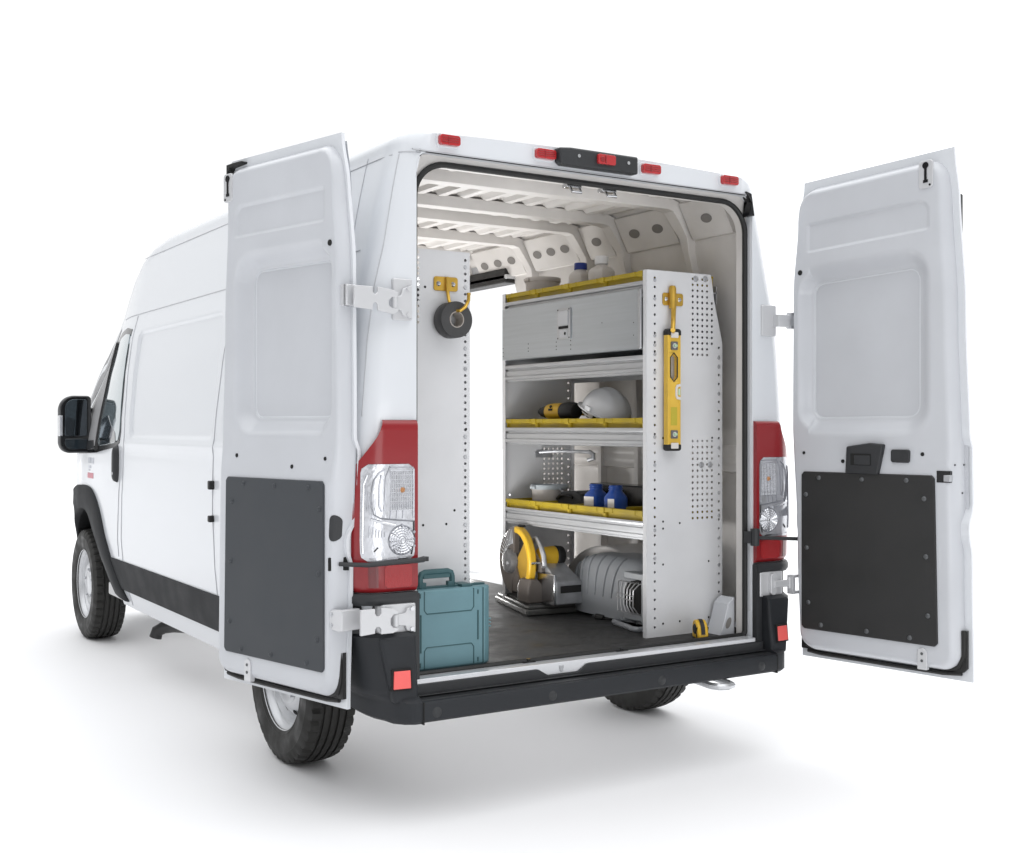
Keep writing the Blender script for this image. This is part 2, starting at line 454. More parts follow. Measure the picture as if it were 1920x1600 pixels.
# roof bows running down the walls as ribs
for y in BOWS[:5]:
    path = [(-sm_tab(PI_, z), z) for z in linsp(.55, 2.36, 24)]
    path += [(-.752,2.41)] + [(x, 2.425) for x in linsp(-.70,.70,15)] + [(.752,2.41)]
    path += [(sm_tab(PI_, z), z) for z in linsp(2.36, .55, 24)]
    if y > 2.0: path = path[:40]+[(.752,2.41)]
    rows = []
    for i, (x, z) in enumerate(path):
        a = path[max(i-1,0)]; c = path[min(i+1,len(path)-1)]
        tx, tz = c[0]-a[0], c[1]-a[1]; l = math.hypot(tx,tz); nx, nz = tz/l, -tx/l     # inward
        k = sst(2.1,2.40,z); wd = .015+.020*k; dp = .034+.006*k
        rows.append([(x-nx*.01, y-wd-.008, z-nz*.01),(x+nx*dp,y-wd,z+nz*dp),(x+nx*dp,y+wd,z+nz*dp),(x-nx*.01,y+wd+.008,z-nz*.01)])
    b = B(); b.grid(rows)
    make('roof_bow', b, 'lining_paint', van, smooth=25, bevel=.0025)
# right rear inner pillar foot with an oval hole
b = B(); b.prism([(.801,.487),(.716,.487),(.741,.545),(.764,.622),(.801,.650)], 'Y', .098, .19); b.mi = 1
c = Vector((.765,.0965,.540))
b.add([c + Vector((.015*math.cos(t)+.008*math.sin(t),0,.024*math.sin(t))) for t in linsp(0,2*PI,19)[:-1]], [tuple(range(18))])
make('pillar_foot', b, ['white_paint_shaded','grey_hole'], van, bevel=.003)
# floor
b = B(); b.box(-.95,.80,.035,3.28,.470,.490); b.box(.80,.95,.035,1.985,.470,.490)
make('cargo_floor', b, 'floor_mat', van)
# sill strip with latch notch
b = B()
b.prism([(-.83,.474),(-.32,.474),(-.27,.448),(-.13,.448),(-.08,.474),(.80,.474),(.80,.492),(-.83,.492)], 'Y', -.0335, .038)
b.mi = 1
b.frust((-.205,-.033,.462),(-.205,-.037,.462),.008,seg=10); b.box(-.215,-.195,-.037,-.032,.466,.480)
make('sill_strip', b, ['sill_steel','seam_grey'], van, bevel=.004)
for x in (-.345, .10):
    b = B(); b.box(x,x+.055,.015,.045,.4905,.497); b.frust((x+.03,.03,.495),(x+.03,.03,.505),.008)
    make('floor_clip', b, 'gloss_black', van)
# door opening seal
sl = rrect(-.803,.803,.494,2.357,[.02,.13,.13,.02],10)
b = B(); b.tube([(x,.036,z) for x,z in sl], .0115, 8, True)
make('door_seal', b, 'rubber', van)
fe = [(HW,.012,z) for z in linsp(.6,2.30,20)] + [(x,.012,z) for x,z in rrect(-HW,HW,.47,ZO,[.02,.05,.05,.02],6)[7:21]] + [(-HW,.012,z) for z in linsp(2.30,.6,20)]
b = B(); b.tube(fe, .0045, 6)
make('flange_edge', b, 'seam_grey', van)
b = B(); b.tube([(x, .003, 2.3905) for x in linsp(-.80,.80,24)], .0048, 6)
make('header_seam', b, 'rubber', van)
# upper strikers on the header
for x in (-.085, .087):
    b = B(); b.box(x-.035,x+.035,.05,.085,2.338,2.350); b.tube([(x-.022,.048,2.338),(x-.022,.035,2.318),(x+.022,.035,2.318),(x+.022,.048,2.338)], .006)
    make('door_striker', b, 'chrome', van, bevel=.002)
# black corner plate on the right upper corner
b = B(); b.prism([(.768,2.402),(.800,2.395),(.817,2.30),(.783,2.296),(.800,2.36)], 'Y', -.012, .03)
make('corner_plate', b, 'gloss_black', van, bevel=.003)

# ---- marker lamps and third brake light
def marker(x0, x1, z0, z1, y):
    b = B(); b.prism(rrect(x0-.006,x1+.006,z0-.006,z1+.006,.012), 'Y', y-.004, y+.01)
    h = make('marker_lamp', b, 'white_paint', van, bevel=.002)
    b = B(); b.prism(rrect(x0,x1,z0,z1,.010), 'Y', y-.022, y); b.mi = 1
    xm = x0+(x1-x0)*.42
    b.box(xm-.002,xm+.002,y-.0245,y-.02,z0+.004,z1-.004)
    for k in range(3): b.box(x0+.006,x1-.006,y-.024,y-.021,z0+.010+k*.008,z0+.0125+k*.008)
    b.box(x0+.008,xm-.006,y-.0246,y-.0225,z0+.009,z0+.012)
    make('lamp_lens', b, ['lens_red_bright','lens_red'], h, bevel=.004)
for x0, x1 in ((-.727,-.643),(-.309,-.221),(.203,.293),(.627,.714)): marker(x0,x1,2.418,2.455,-.002)
b = B()
b.prism([(-.222,2.464),(-.165,2.470),(.160,2.470),(.160,2.400),(-.200,2.400),(-.215,2.41)], 'Y', -.045, .0)
brk = make('brake_light', b, 'black_plastic', van, bevel=.008, seg=3)
b = B(); b.prism(rrect(-.045,.040,2.420,2.458,.008), 'Y', -.056, -.04); b.mi = 1
b.box(-.012,-.006,-.0585,-.05,2.424,2.454); b.frust((-.025,-.0565,2.438),(-.025,-.059,2.438),.010,seg=12)
make('lamp_lens', b, ['lens_red_bright','lens_red'], brk, bevel=.003)
for x in (-.13, .11):
    b = B(); b.frust((x,-.044,2.440),(x,-.047,2.440),.007,seg=12)
    make('screw', b, 'chrome', brk)

# ---- tail lights: red housing wrapping the corner, clear lens, bulbs
def corner_path(s, z, off):
    # plan path from the opening edge round the rear corner on to the side
    pts = []
    xs = sideX(.0, z, False)
    for x in linsp(.818, xs-.004, 8): pts.append((x, -.0))
    for y in (.004,.012,.022,.034,.05,.07,.09): pts.append((sideX(y, z, False), y))
    out = []
    for i, (x, y) in enumerate(pts):
        a = pts[max(i-1,0)]; c = pts[min(i+1,len(pts)-1)]
        tx, ty = c[0]-a[0], c[1]-a[1]; l = math.hypot(tx,ty) or 1
        nx, ny = ty/l, -tx/l
        out.append((s*(x+nx*off), y+ny*off, z))
    return out
for s in (-1, 1):
    # the housing stops short of the side at its slanted top
    rows = []
    zz = [.808,.812,.83] + linsp(.86, 1.36, 22) + [1.38,1.40,1.412,1.418]
    for z in zz:
        off = .022*sst(0, .02, min(z-.806, 1.422-z)+.004)
        p = corner_path(s, z, off)
        lim = 15 if z < 1.16 else 15 - 7.0*sst(1.16, 1.43, z)**.8
        q = []
        for i in range(len(p)):
            k = i*(lim-1)/(len(p)-1); a = int(k); f = k-a; a2 = min(a+1, len(p)-1)
            q.append(tuple(p[a][t]*(1-f)+p[a2][t]*f for t in range(3)))
        c0 = (q[0][0]+s*.002, .02, z); c1 = (q[-1][0]-s*.02, q[-1][1]+.01, z)
        rows.append([c0] + q + [c1])
    b = B(); b.grid(rows)
    tl = make('tail_light', b, 'lens_red', van, smooth=50)
    # darker red patch on the shoulder of the lamp, reflex panel at the bottom
    def patch(z0, z1, i0, i1, off, mt, nm, nz=10, r=.0, rim=.0015):
        rows = []
        for z in linsp(z0, z1, nz):
            p = corner_path(s, z, off)
            w = 0
            if r:
                e = min(z-z0, z1-z); w = (1 - math.sqrt(max(0, 1-(1-min(1,e/r))**2)))*r*40
            n = 14; row = []
            for q in range(n):
                k = (i0+w) + ((i1-w)-(i0+w))*q/(n-1); a = int(k); f = k-a; a2 = min(a+1, len(p)-1)
                row.append(tuple(p[a][t]*(1-f)+p[a2][t]*f for t in range(3)))
            rows.append(row)
        b = B(); b.grid(rows); return make(nm, b, mt, tl, smooth=60)
    def shoulder(z):
        lim = 15 if z < 1.16 else 15 - 7.0*sst(1.16, 1.43, z)**.8
        return 7.5 + (14/(lim-1))*0, lim
    patch(.826, .905, 1.2, 6.6, .0238, 'lens_reflex', 'reflex_lens', r=.012)
    patch(.828, .905, 7.7, 9.2, .0235, 'lens_red_dark', 'lamp_dark_patch')
    patch(.920, 1.262, .7, 10.4, .0245, 'lens_clear', 'clear_lens', nz=24, r=.03)
    b = B()
    for k in range(11):
        x = .836+.0088*k; b.tube([(s*x, -.0262, 1.100), (s*(x+.003), -.0262, 1.236)], .0019, 5)
    for k in range(10):
        z = 1.100+.0155*k; b.tube([(s*.834, -.0256, z), (s*.930, -.0256, z)], .0014, 5)
    make('lens_ribs', b, 'lens_rib', tl)
    b = B(); b.lathe([(0,.006),(.006,.005),(.009,.002),(.010,0)], (s*.882,-.0265,1.170), (0,-1,0), 16)
    make('bulb', b, 'amber', tl)
    def onlens(i, z, o=.0262):
        p = corner_path(s, z, o); a = int(i); f = i-a; a2 = min(a+1, len(p)-1)
        return tuple(p[a][t]*(1-f)+p[a2][t]*f for t in range(3))
    b = B()
    b.tube([onlens(6.6,1.245),onlens(7.6,1.232),onlens(8.4,1.205),onlens(8.7,1.16),onlens(8.7,1.11),onlens(8.3,1.085),onlens(7.2,1.072),onlens(4,1.064),onlens(1.0,1.058)], .0030, 6)
    b.tube([onlens(7.1,1.225),onlens(7.5,1.19),onlens(7.5,1.115),onlens(7.0,1.095)], .0026, 6)
    b.tube([onlens(.95,1.245),onlens(.95,1.07)], .0034, 6)
    b.box(s*.836, s*.926, -.0268, -.024, 1.108, 1.118)
    make('lens_divider', b, 'lens_shadow', tl)
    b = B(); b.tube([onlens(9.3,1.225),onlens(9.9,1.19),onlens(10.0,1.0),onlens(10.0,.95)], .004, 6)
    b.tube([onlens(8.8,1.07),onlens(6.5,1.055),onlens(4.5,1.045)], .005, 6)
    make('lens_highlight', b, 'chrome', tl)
    b = B(); pr = []
    for k in range(10): pr += [(.004+.0045*k, .006 + (.0035 if k % 2 else 0) - .0004*k)]
    b.lathe([(0,.006)]+pr+[(.050,0)], (s*.884,-.0255,.992), (0,-1,0), 48, mod=lambda i,k,r: r*(1+.05*(k%2)))
    make('reverse_lamp', b, 'lens_rib', tl, smooth=15)
    b = B(); b.lathe([(.050,0),(.052,.003),(.054,0)], (s*.884,-.0255,.992), (0,-1,0), 36); b.frust((s*.870,-.0265,.994),(s*.870,-.032,.994),.008,seg=12)
    b.tube([onlens(9.0,.932),onlens(6,.927),onlens(2.5,.930)], .0022, 5)
    for z, i in ((1.03,1.6),(1.02,.9),(1.045,3.2),(.97,.9)): b.frust(onlens(i,z,.024), onlens(i,z,.030), .005, seg=8)
    for k in range(5): b.tube([onlens(9.6-.35*k,1.19-.02*k),onlens(9.2-.35*k,1.10-.012*k)], .0016, 5)
    for k in range(6): b.tube([onlens(8.9-.5*k,1.045-.004*k),onlens(9.0-.5*k,1.005)], .0018, 5)
    b.tube([onlens(5.6,1.255),onlens(6.4,1.215),onlens(6.6,1.10)], .0022, 5)
    b.tube([onlens(1.0,1.25),onlens(5.5,1.25)], .0020, 5)
    for q in (3.0,4.2,5.4): b.tube([onlens(q,1.098),onlens(q+.1,1.070)], .0020, 5)
    b.mi = 1
    for (i0,z0,i1,z1) in ((.9,1.06,.9,1.0),(1.1,.965,1.4,.94),(2.2,.925,4.0,.928),(7.6,.97,8.3,.955)): b.tube([onlens(i0,z0,.0265),onlens(i1,z1,.0265)], .0028, 5)
    make('lens_detail', b, ['lens_shadow','dark_metal'], tl)

# ---- bumper
PLO = [(.8465,.03),(.8465,-.122),(.872,-.120),(.903,-.102),(.930,-.066),(.952,-.012),(.970,.05),(.982,.10),(.991,.15),(.998,.22),(1.003,.47)]
PUP = [(.8465,.03),(.8465,-.060),(.900,-.059),(.948,-.054),(.985,-.040),(1.012,-.015),(1.030,.02),(1.042,.06),(1.049,.12),(1.052,.2),(1.052,.47)]
def plan_path(s, z):   # outer plan outline of the bumper corner, drawn in towards the bottom
    k = sst(.456, .426, z); tp = .045*max(0, min(1, (.66-z)/.23))
    out = []
    for (xl, yl), (xu, yu) in zip(PLO, PUP):
        xu = xu - tp*sst(.93, .99, xu)
        out.append((s*(xu+(xl-xu)*k), yu+(yl-yu)*k))
    return out
rows = []
for x in linsp(-.8455, .8455, 3):
    rows.append([(x,-.02,.375),(x,-.095,.356),(x,-.118,.358),(x,-.126,.366),(x,-.125,.422),(x,-.120,.430),(x,-.02,.431)])
b = B(); b.grid(rows)
bumper = make('rear_bumper', b, 'bumper_plastic', van, smooth=40)
b = B(); b.box(-.842,.838,-.1,-.02,.425,.432); b.prism([(-.842,.430),(.838,.430),(.838,.474),(-.088,.474),(-.134,.4465),(-.266,.4465),(-.312,.474),(-.842,.474)], 'Y', -.042, -.028)
b.box(-.842,.838,-.060,-.04,.438,.4405)
make('step_tread', b, 'black_plastic', bumper, bevel=.003)
for x in (-.848, .838):
    b = B(); b.box(x-.002, x+.002, -.1262, -.07, .352, .4305)
    make('bumper_gap', b, 'dark_hole', bumper)
for x in (-.796,-.306,.215,.749):
    b = B(); b.lathe([(0,.006),(.010,.006),(.015,.003),(.020,.0)], (x,-.125,.39), (0,-1,0), 20)
    make('bumper_plug', b, 'black_plastic', bumper)
for s in (-1, 1):
    rows = []
    for z in [.352,.356,.364,.38,.40,.420,.428,.434,.440,.446,.452,.47,.52,.58,.64,.655,.664,.668]:
        ins = .014*sst(.655,.669,z) + .016*sst(.364,.350,z)
        q = []
        for x, y in plan_path(s, z):
            lift = .05*sst(.0,.47,y)*sst(.50,.36,z)        # the lower edge rises towards the wheel
            q.append((x - s*ins*(1 if abs(x) > .95 else 0), y + (ins if y < 0 else 0), z + lift))
        rows.append(q)
    b = B(); b.grid(rows); b.add(rows[-1]+[(s*.99,.47,.668),(s*.985,.10,.668)], [tuple(range(len(rows[-1])+2))])
    b.add(rows[0]+[(s*.90,.47,.40)], [tuple(range(len(rows[0])+1))])
    cn = make('bumper_corner', b, 'bumper_plastic', van, smooth=38)
    b = B(); b.add([(s*.985,-.050,.655),(s*.846,-.062,.662),(s*.846,-.088,.425),(s*.938,-.082,.425),(s*.985,-.02,.655),(s*.846,-.02,.662),(s*.846,-.02,.425),(s*.938,-.02,.425)],
        [(0,1,2,3),(4,5,6,7),(0,1,5,4),(1,2,6,5),(2,3,7,6),(3,0,4,7)])
    make('bumper_ridge', b, 'bumper_plastic', cn, bevel=.012, seg=3)
    b = B(); b.add([(s*x,y,z) for x,y,z in ((.880,-.086,.540),(.940,-.079,.540),(.944,-.083,.478),(.880,-.091,.478),(.880,-.07,.540),(.940,-.07,.540),(.944,-.07,.478),(.880,-.07,.478))],
        [(0,1,2,3),(4,5,6,7),(0,1,5,4),(1,2,6,5),(2,3,7,6),(3,0,4,7)])
    make('red_reflector', b, 'reflector', cn, bevel=.002)
    b = B(); b.add([(s*x,y,z) for x,y,z in ((.875,-.083,.546),(.946,-.075,.546),(.950,-.079,.472),(.875,-.088,.472),(.875,-.06,.546),(.946,-.06,.546),(.950,-.06,.472),(.875,-.06,.472))],
        [(0,1,2,3),(4,5,6,7),(0,1,5,4),(1,2,6,5),(2,3,7,6),(3,0,4,7)])
    make('reflector_frame', b, 'dark_hole', cn)
    b = B()                                  # dark inner face beside the opening
    b.box(s*.8135, s*.8445, -.027, .030, .436, .80)
    make('corner_filler', b, 'black_plastic', van)
    # cap under the lamp and painted block behind the lower hinge
    rows = []
    for z in (.765,.768,.775,.795,.803,.806):
        off = .030 if .77 < z < .80 else .024
        p = corner_path(s, z, off); rows.append([(p[0][0],.02,z)]+p+[(p[-1][0]+s*.02,.24,z),(p[-1][0]+s*.02,.46,z)])
    b = B(); b.grid(rows); b.add(rows[0], [tuple(range(len(rows[0])))]); b.add(rows[-1], [tuple(range(len(rows[-1])))])
    make('lamp_cap', b, 'black_plastic', van, smooth=50)
    b = B(); b.prism([(s*.83,-.030),(s*.958,-.030),(s*.975,-.012),(s*.975,.05),(s*.83,.05)], 'Z', .662, .768)
    make('hinge_block', b, 'hinge_paint', van, bevel=.006)
    b = B(); b.prism([(s*.96,-.004),(s*1.045,.05),(s*1.055,.47),(s*.985,.47),(s*.985,.05)], 'Z', .664, .767)
    make('corner_filler', b, 'black_plastic', van)

# ---- door hinges on the pillars
def xz_poly(pts): return [tuple(p) for p in pts]
b = B(); b.prism(rrect(-.912,-.836,1.772,1.922,.008), 'Y', -.012, .01)
h = make('pillar_hinge', b, 'hinge_paint', van, bevel=.004)
arm = [(-1.075,1.884),(-1.004,1.884),(-1.004,1.866),(-.998,1.858),(-.991,1.858),(-.985,1.866),(-.985,1.884),(-.925,1.876),(-.905,1.868),(-.905,1.852),(-.930,1.850),(-.942,1.838),(-.942,1.822),(-.930,1.812),(-.905,1.810),(-.905,1.798),(-.925,1.790),(-.985,1.802),(-.985,1.820),(-.991,1.828),(-.998,1.828),(-1.004,1.820),(-1.004,1.802),(-1.075,1.808)]
b = B(); b.prism(arm, 'Y', -.040, -.030)
make('hinge_arm', b, 'hinge_paint', h, bevel=.002)
b = B(); b.prism([(-.842,1.900),(-.878,1.885),(-.885,1.860),(-.925,1.855),(-.925,1.812),(-.885,1.808),(-.878,1.790),(-.842,1.778)], 'Y', -.024, -.01)
b.frust((-.915,-.03,1.812),(-.915,-.03,1.856),.010)
make('hinge_leaf', b, 'hinge_paint', h, bevel=.003)
for z in (1.885,1.792):
    b = B(); b.frust((-.858,-.024,z),(-.858,-.031,z),.008,seg=6)
    make('hinge_bolt', b, 'hinge_paint', h)
b = B(); b.prism([(-1.060,.762),(-1.005,.762),(-1.005,.745),(-.999,.736),(-.989,.736),(-.982,.745),(-.982,.764),(-.935,.758),(-.915,.748),(-.915,.738),(-.935,.736),(-.945,.722),(-.945,.702),(-.935,.690),(-.915,.688),(-.915,.680),(-.935,.672),(-.982,.672),(-.982,.690),(-.989,.698),(-.999,.698),(-1.005,.690),(-1.005,.676),(-1.060,.672)], 'Y', -.062, -.050)
h = make('pillar_hinge', b, 'hinge_paint', van, bevel=.002)
b = B(); b.prism([(-.838,.760),(-.872,.752),(-.878,.735),(-.925,.730),(-.925,.694),(-.878,.690),(-.872,.672),(-.838,.664)], 'Y', -.044, -.028)
b.frust((-.918,-.045,.690),(-.918,-.045,.735),.010)
make('hinge_leaf', b, 'hinge_paint', h, bevel=.003)
for z in (.750,.678):
    b = B(); b.frust((-.855,-.044,z),(-.855,-.052,z),.008,seg=6)
    make('hinge_bolt', b, 'chrome', h)
b = B(); b.prism(rrect(.862,.945,1.786,1.922,.008), 'Y', -.010, .02)
h = make('pillar_hinge', b, 'hinge_paint', van, bevel=.004)
b = B(); b.box(.925,1.0,-.045,-.005,1.828,1.880); b.frust((1.0,-.025,1.825),(1.0,-.025,1.884),.010)
make('hinge_leaf', b, 'hinge_paint', h, bevel=.003)
b = B(); b.box(1.0,1.02,-.04,-.015,1.822,1.892); b.box(1.01,1.065,-.040,-.020,1.878,1.892); b.box(1.01,1.065,-.040,-.020,1.822,1.836); b.box(1.038,1.052,-.04,-.015,1.822,1.892)
b.box(1.05,1.075,-.06,-.02,1.840,1.870)
make('hinge_arm', b, 'hinge_paint', h, bevel=.002)
b = B(); b.prism(rrect(.880,.915,.668,.762,.016), 'Y', -.046, -.0285)
h = make('pillar_hinge', b, 'hinge_paint', van, bevel=.003)
b = B(); b.box(.895,.985,-.052,-.040,.700,.730); b.frust((.988,-.046,.69),(.988,-.046,.742),.010)
make('hinge_leaf', b, 'hinge_paint', h, bevel=.003)
b = B(); b.box(.985,1.045,-.065,-.040,.738,.750); b.box(.985,1.045,-.065,-.040,.668,.680); b.box(.984,1.0,-.07,-.035,.668,.750)
make('hinge_arm', b, 'hinge_paint', h, bevel=.002)

# ---- side mouldings, wheel trims, pipe, tow loop
for s in (-1, 1):
    rows = []
    for y in linsp(1.43, 3.62 if s < 0 else 1.97, 60):
        o = .018
        e = sst(3.62, 3.58, y)
        z1 = .620; z0 = .440 + .05*sst(3.50,3.62,y)
        rows.append([(s*(sideX(y, z)-.01 + (o if 0 < i < 7 else 0)*max(.1,e)), y, z) for i, z in enumerate([z0, z0+.002, z0+.01] + linsp(z0+.03, z1-.03, 2) + [z1-.01, z1-.002, z1])])
    b = B(); b.grid(rows)
    make('side_moulding', b, 'trim_plastic', van, smooth=50)
for s in (-1, 1):
    rows = []
    for (yi, zi), (yo, zo) in zip(dens(IN), dens(OUT)):
        row = []
        for k, o in ((0,-.09),(0,.006),(.06,.020),(.5,.026),(.92,.022),(1,.012),(1,-.01)):
            y = yi+(yo-yi)*k; z = zi+(zo-zi)*k
            row.append((s*(sideX(y, max(.34,z), False)+o), y, z))
        rows.append(row)
    b = B(); b.grid(rows); make('wheel_arch_trim', b, 'trim_plastic', van, smooth=50)
    rows = []
    for t in linsp(-4, 184, 40):
        a = R(t); c, n = math.cos(a), math.sin(a)
        rows.append([(s*(sideX(AXR+r*c, max(.34,WR+r*n), False)+o), AXR+r*c, WR+r*n) for r, o in ((.436,-.05),(.436,.010),(.46,.022),(.52,.022),(.54,.012),(.54,-.01))])
    b = B(); b.grid(rows); make('wheel_arch_trim', b, 'trim_plastic', van, smooth=50)
b = B(); b.tube([(-.70,2.55,.30),(-.76,2.85,.272),(-.80,3.0,.258),(-.835,3.07,.245),(-.865,3.10,.222),(-.875,3.105,.185)], .036, 14)
make('exhaust_pipe', b, 'dark_metal', van)
b = B(); b.tube([(.60,.22,.345),(.60,.0,.335),(.60,-.09,.33),(.585,-.125,.33),(.55,-.138,.33),(.515,-.125,.33),(.50,-.09,.33),(.50,.0,.335),(.50,.22,.345)], .014, 8)
make('tow_loop', b, 'sill_steel', van)
for z, w in ((1.127,.02),(.973,.015)):
    b = B(); b.prism(rrect(1.535,1.565,z-w,z+w,.006), 'X', -1.072, -1.03)
    make('door_stop', b, 'rubber', van, bevel=.004)
# ================================================================== REAR DOORS
UH = [(.40,.0),(.9,-.016),(1.4,-.036),(1.95,-.032),(2.25,-.008),(2.43,.018)]
UF = [(.40,.778),(.8,.772),(1.27,.764),(1.8,.746),(2.23,.722),(2.43,.706)]
def uh(z): return sm_tab(UH, z)
def uf(z): return sm_tab(UF, z)
def skin_t(z):
    return -.020*sst(1.02,1.10,z)*sst(1.36,1.30,z) + .018*sst(.90,.97,z)*sst(1.06,1.0,z) + .012*sst(2.1,2.43,z)
def door_t(u, z):
    w = (u-uh(z))/(uf(z)-uh(z))*.78
    d = sd_rr(w, z, .010, .752, .432, 2.398, .085)
    if d < 0: return -.004
    wh = .034 - .016*sst(1.15, 1.40, z)
    k = min(1, d/(wh + (.042-wh)*sst(.0, .10, w-.010)))
    plate = .066 + .010*sst(1.35,1.18,z) + .012*sst(2.1,2.4,z)*0
    t = .012*sst(0,.004,d) + (plate-.012)*(1-(1-k)**2.4)
    # window recess
    f = sd_rr(u, z, .066, .556, 1.430, 1.985, .045)
    wid = .055 if u < .07 else .075
    t -= (.050)*sst(-wid, -.006, f)*min(1,k*1.0) + .005*sst(-.004,.003,f)
    t -= .005*math.exp(-((f+.001)/.0035)**2)
    # shallow pressing above it
    rr = .05 if u > .4 and z > 2.19 else .012
    e = sd_rr(u, z, .060, .622, 2.117, 2.240, rr)
    t -= .009*sst(-.003,.011,e)
    return t
def make_door(P0, du, label, kick, side):
    du = Vector((du[0], du[1], 0)).normalized()
    dn = Vector((-du.y, du.x, 0)) if side < 0 else Vector((du.y, -du.x, 0))
    P0 = Vector((P0[0], P0[1], 0))
    def T(u, t, z):
        if side > 0: z = z + (.018+.062*max(0,u))*sst(1.25,2.15,z)
        return P0 + du*u + dn*t + Vector((0,0,z))
    zs = linsp(.40, 2.43, 110)
    def skin(n0, n1, z): return [uh(z)+(uf(z)-uh(z))*k/10 for k in range(11)]
    b = B(T)
    A = [[(u, skin_t(z)-.004, z) for u in skin(0,0,z)] for z in zs]
    Bk = [[(u, skin_t(z)+.010, z) for u in skin(0,0,z)] for z in zs]
    b.grid(A); b.grid(Bk)
    for i in range(len(zs)-1):
        for j in (0,10): b.quad(A[i][j], A[i+1][j], Bk[i+1][j], Bk[i][j])
    for i in (0,-1):
        for j in range(10): b.quad(A[i][j], A[i][j+1], Bk[i][j+1], Bk[i][j])
    door = make('rear_door', b, 'white_paint', van, smooth=40)
    # pressed inner panel
    zz = sorted(set([round(v,4) for v in linsp(.425,2.405,190) + linsp(.43,.48,14) + linsp(2.35,2.402,14) + linsp(2.11,2.275,40) + linsp(1.41,1.45,20) + linsp(1.965,2.005,20)]))
    ks = sorted(set([round(v,4) for v in linsp(.004,.985,90) + linsp(.008,.07,22) + linsp(.90,.985,26) + linsp(.11,.155,16) + linsp(.70,.775,24)]))
    P = [[(uh(z)+(uf(z)-uh(z))*k, door_t(uh(z)+(uf(z)-uh(z))*k, z), z) for k in ks] for z in zz]
    b = B(T); b.grid(P)
    inner = make('inner_panel', b, 'white_paint_shaded', door, smooth=60)
    def D(u, z): return door_t(u, z)
    # rubber seal along the bottom and round its corners
    b = B(T)
    ar = [(uh(.43)+.004+.085*(1-math.cos(a)), .436+.085*(1-math.sin(a))) for a in linsp(0, PI/2, 8)]
    lo = [(uh(.43)+.006,.60),(uh(.43)+.006,.436),(.745,.436),(.760,.452),(.760,.60),(.738,.58)]
    lo += [(.738-.09*(1-math.cos(a)), .545-.09*math.sin(a)) for a in linsp(.2, PI/2, 8)]
    lo += [(uh(.43)+.03+.085*(1-math.sin(a)), .54-.085*math.cos(a)) for a in linsp(0, PI/2-.2, 8)] + [(uh(.43)+.028,.58)]
    b.prism(lo, 'Y', .010, .026)
    b.tube([(uh(.43)+.018,.027,.60),(uh(.43)+.018,.027,.50),(.035,.027,.455),(.07,.027,.445),(.69,.027,.445),(.727,.027,.455),(.748,.027,.50),(.748,.027,.60)], .010, 6)
    b.tube([(.035,.018,.4285),(.10,.018,.4225),(.40,.018,.4215),(.66,.018,.4225),(.735,.018,.430)], .0095, 7)
    make('corner_seal', b, 'rubber', door, smooth=40)
    b = B(T); b.prism([(.702,2.37),(.702,2.412),(.66,2.414),(.60,2.414),(.60,2.406),(.68,2.400)], 'Y', .012, .050)
    if side < 0: make('top_seal', b, 'rubber', door, bevel=.002)
    # kick panel with its bolts
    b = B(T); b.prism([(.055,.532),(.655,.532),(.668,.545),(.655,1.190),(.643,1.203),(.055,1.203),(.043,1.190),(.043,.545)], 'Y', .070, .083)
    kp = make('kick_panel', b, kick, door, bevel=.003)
    for u, z in ((.13,1.178),(.335,1.178),(.535,1.180),(.066,1.105),(.612,1.11),(.07,.878),(.62,.882),(.078,.645),(.628,.65),(.14,.556),(.357,.556),(.55,.554)):
        b = B(T); b.lathe([(0,.006),(.005,.0055),(.009,.003),(.0105,0)], (0,0,0), (0,1,0), 12)
        q = B(T)
        o = [(u + p[0], .083 + p[1], z + p[2]) for p in b_local(.0105)]
        q.add(o, LATHE_F)
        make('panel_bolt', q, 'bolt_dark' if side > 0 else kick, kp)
    # small grommets on the inner panel
    for u, z, r in ((.026,2.038,.012),(.048,1.282,.0075),(.240,1.250,.0085),(.598,1.285,.0085)):
        t = D(u, z)
        q = B(T); q.frust((u, t-.004, z), (u, t+.0025, z), r, r*.9, 14)
        make('grommet', q, 'dark_hole', door)
    # striker plate in the top free corner
    uc, zc = (.662, 2.315) if side < 0 else (.612, 2.335)
    t = D(uc, zc)
    q = B(T); q.prism(rrect(uc-.030,uc+.030,zc-.055,zc+.055,.014), 'Y', t-.006, t+.005)
    pl = make('latch_plate', q, 'hinge_paint', door, bevel=.002)
    q = B(T); q.frust((uc, t+.004, zc+.035), (uc, t+.008, zc+.035), .013, seg=14); q.box(uc-.005,uc+.005,t+.004,t+.0075,zc-.025,zc+.03); q.box(uc-.010,uc+.010,t+.004,t+.007,zc-.033,zc-.022)
    make('keyhole', q, 'gloss_black', pl)
    q = B(T); q.frust((uc+.018, t+.004, zc-.044), (uc+.018, t+.0065, zc-.044), .0045, seg=10)
    make('screw', q, 'dark_hole', pl)
    # bottom bracket
    ub = .512 if side < 0 else .602
    q = B(T); q.prism(rrect(ub-.020,ub+.020,.435,.520,[.003,.019,.019,.003]), 'Y', .06, .082)
    q.mi = 1
    for z in (.498,.470): q.frust((ub,.081,z),(ub,.085,z),.006,seg=10)
    make('bottom_bracket', q, ['hinge_paint','bolt_dark'], door, bevel=.002)
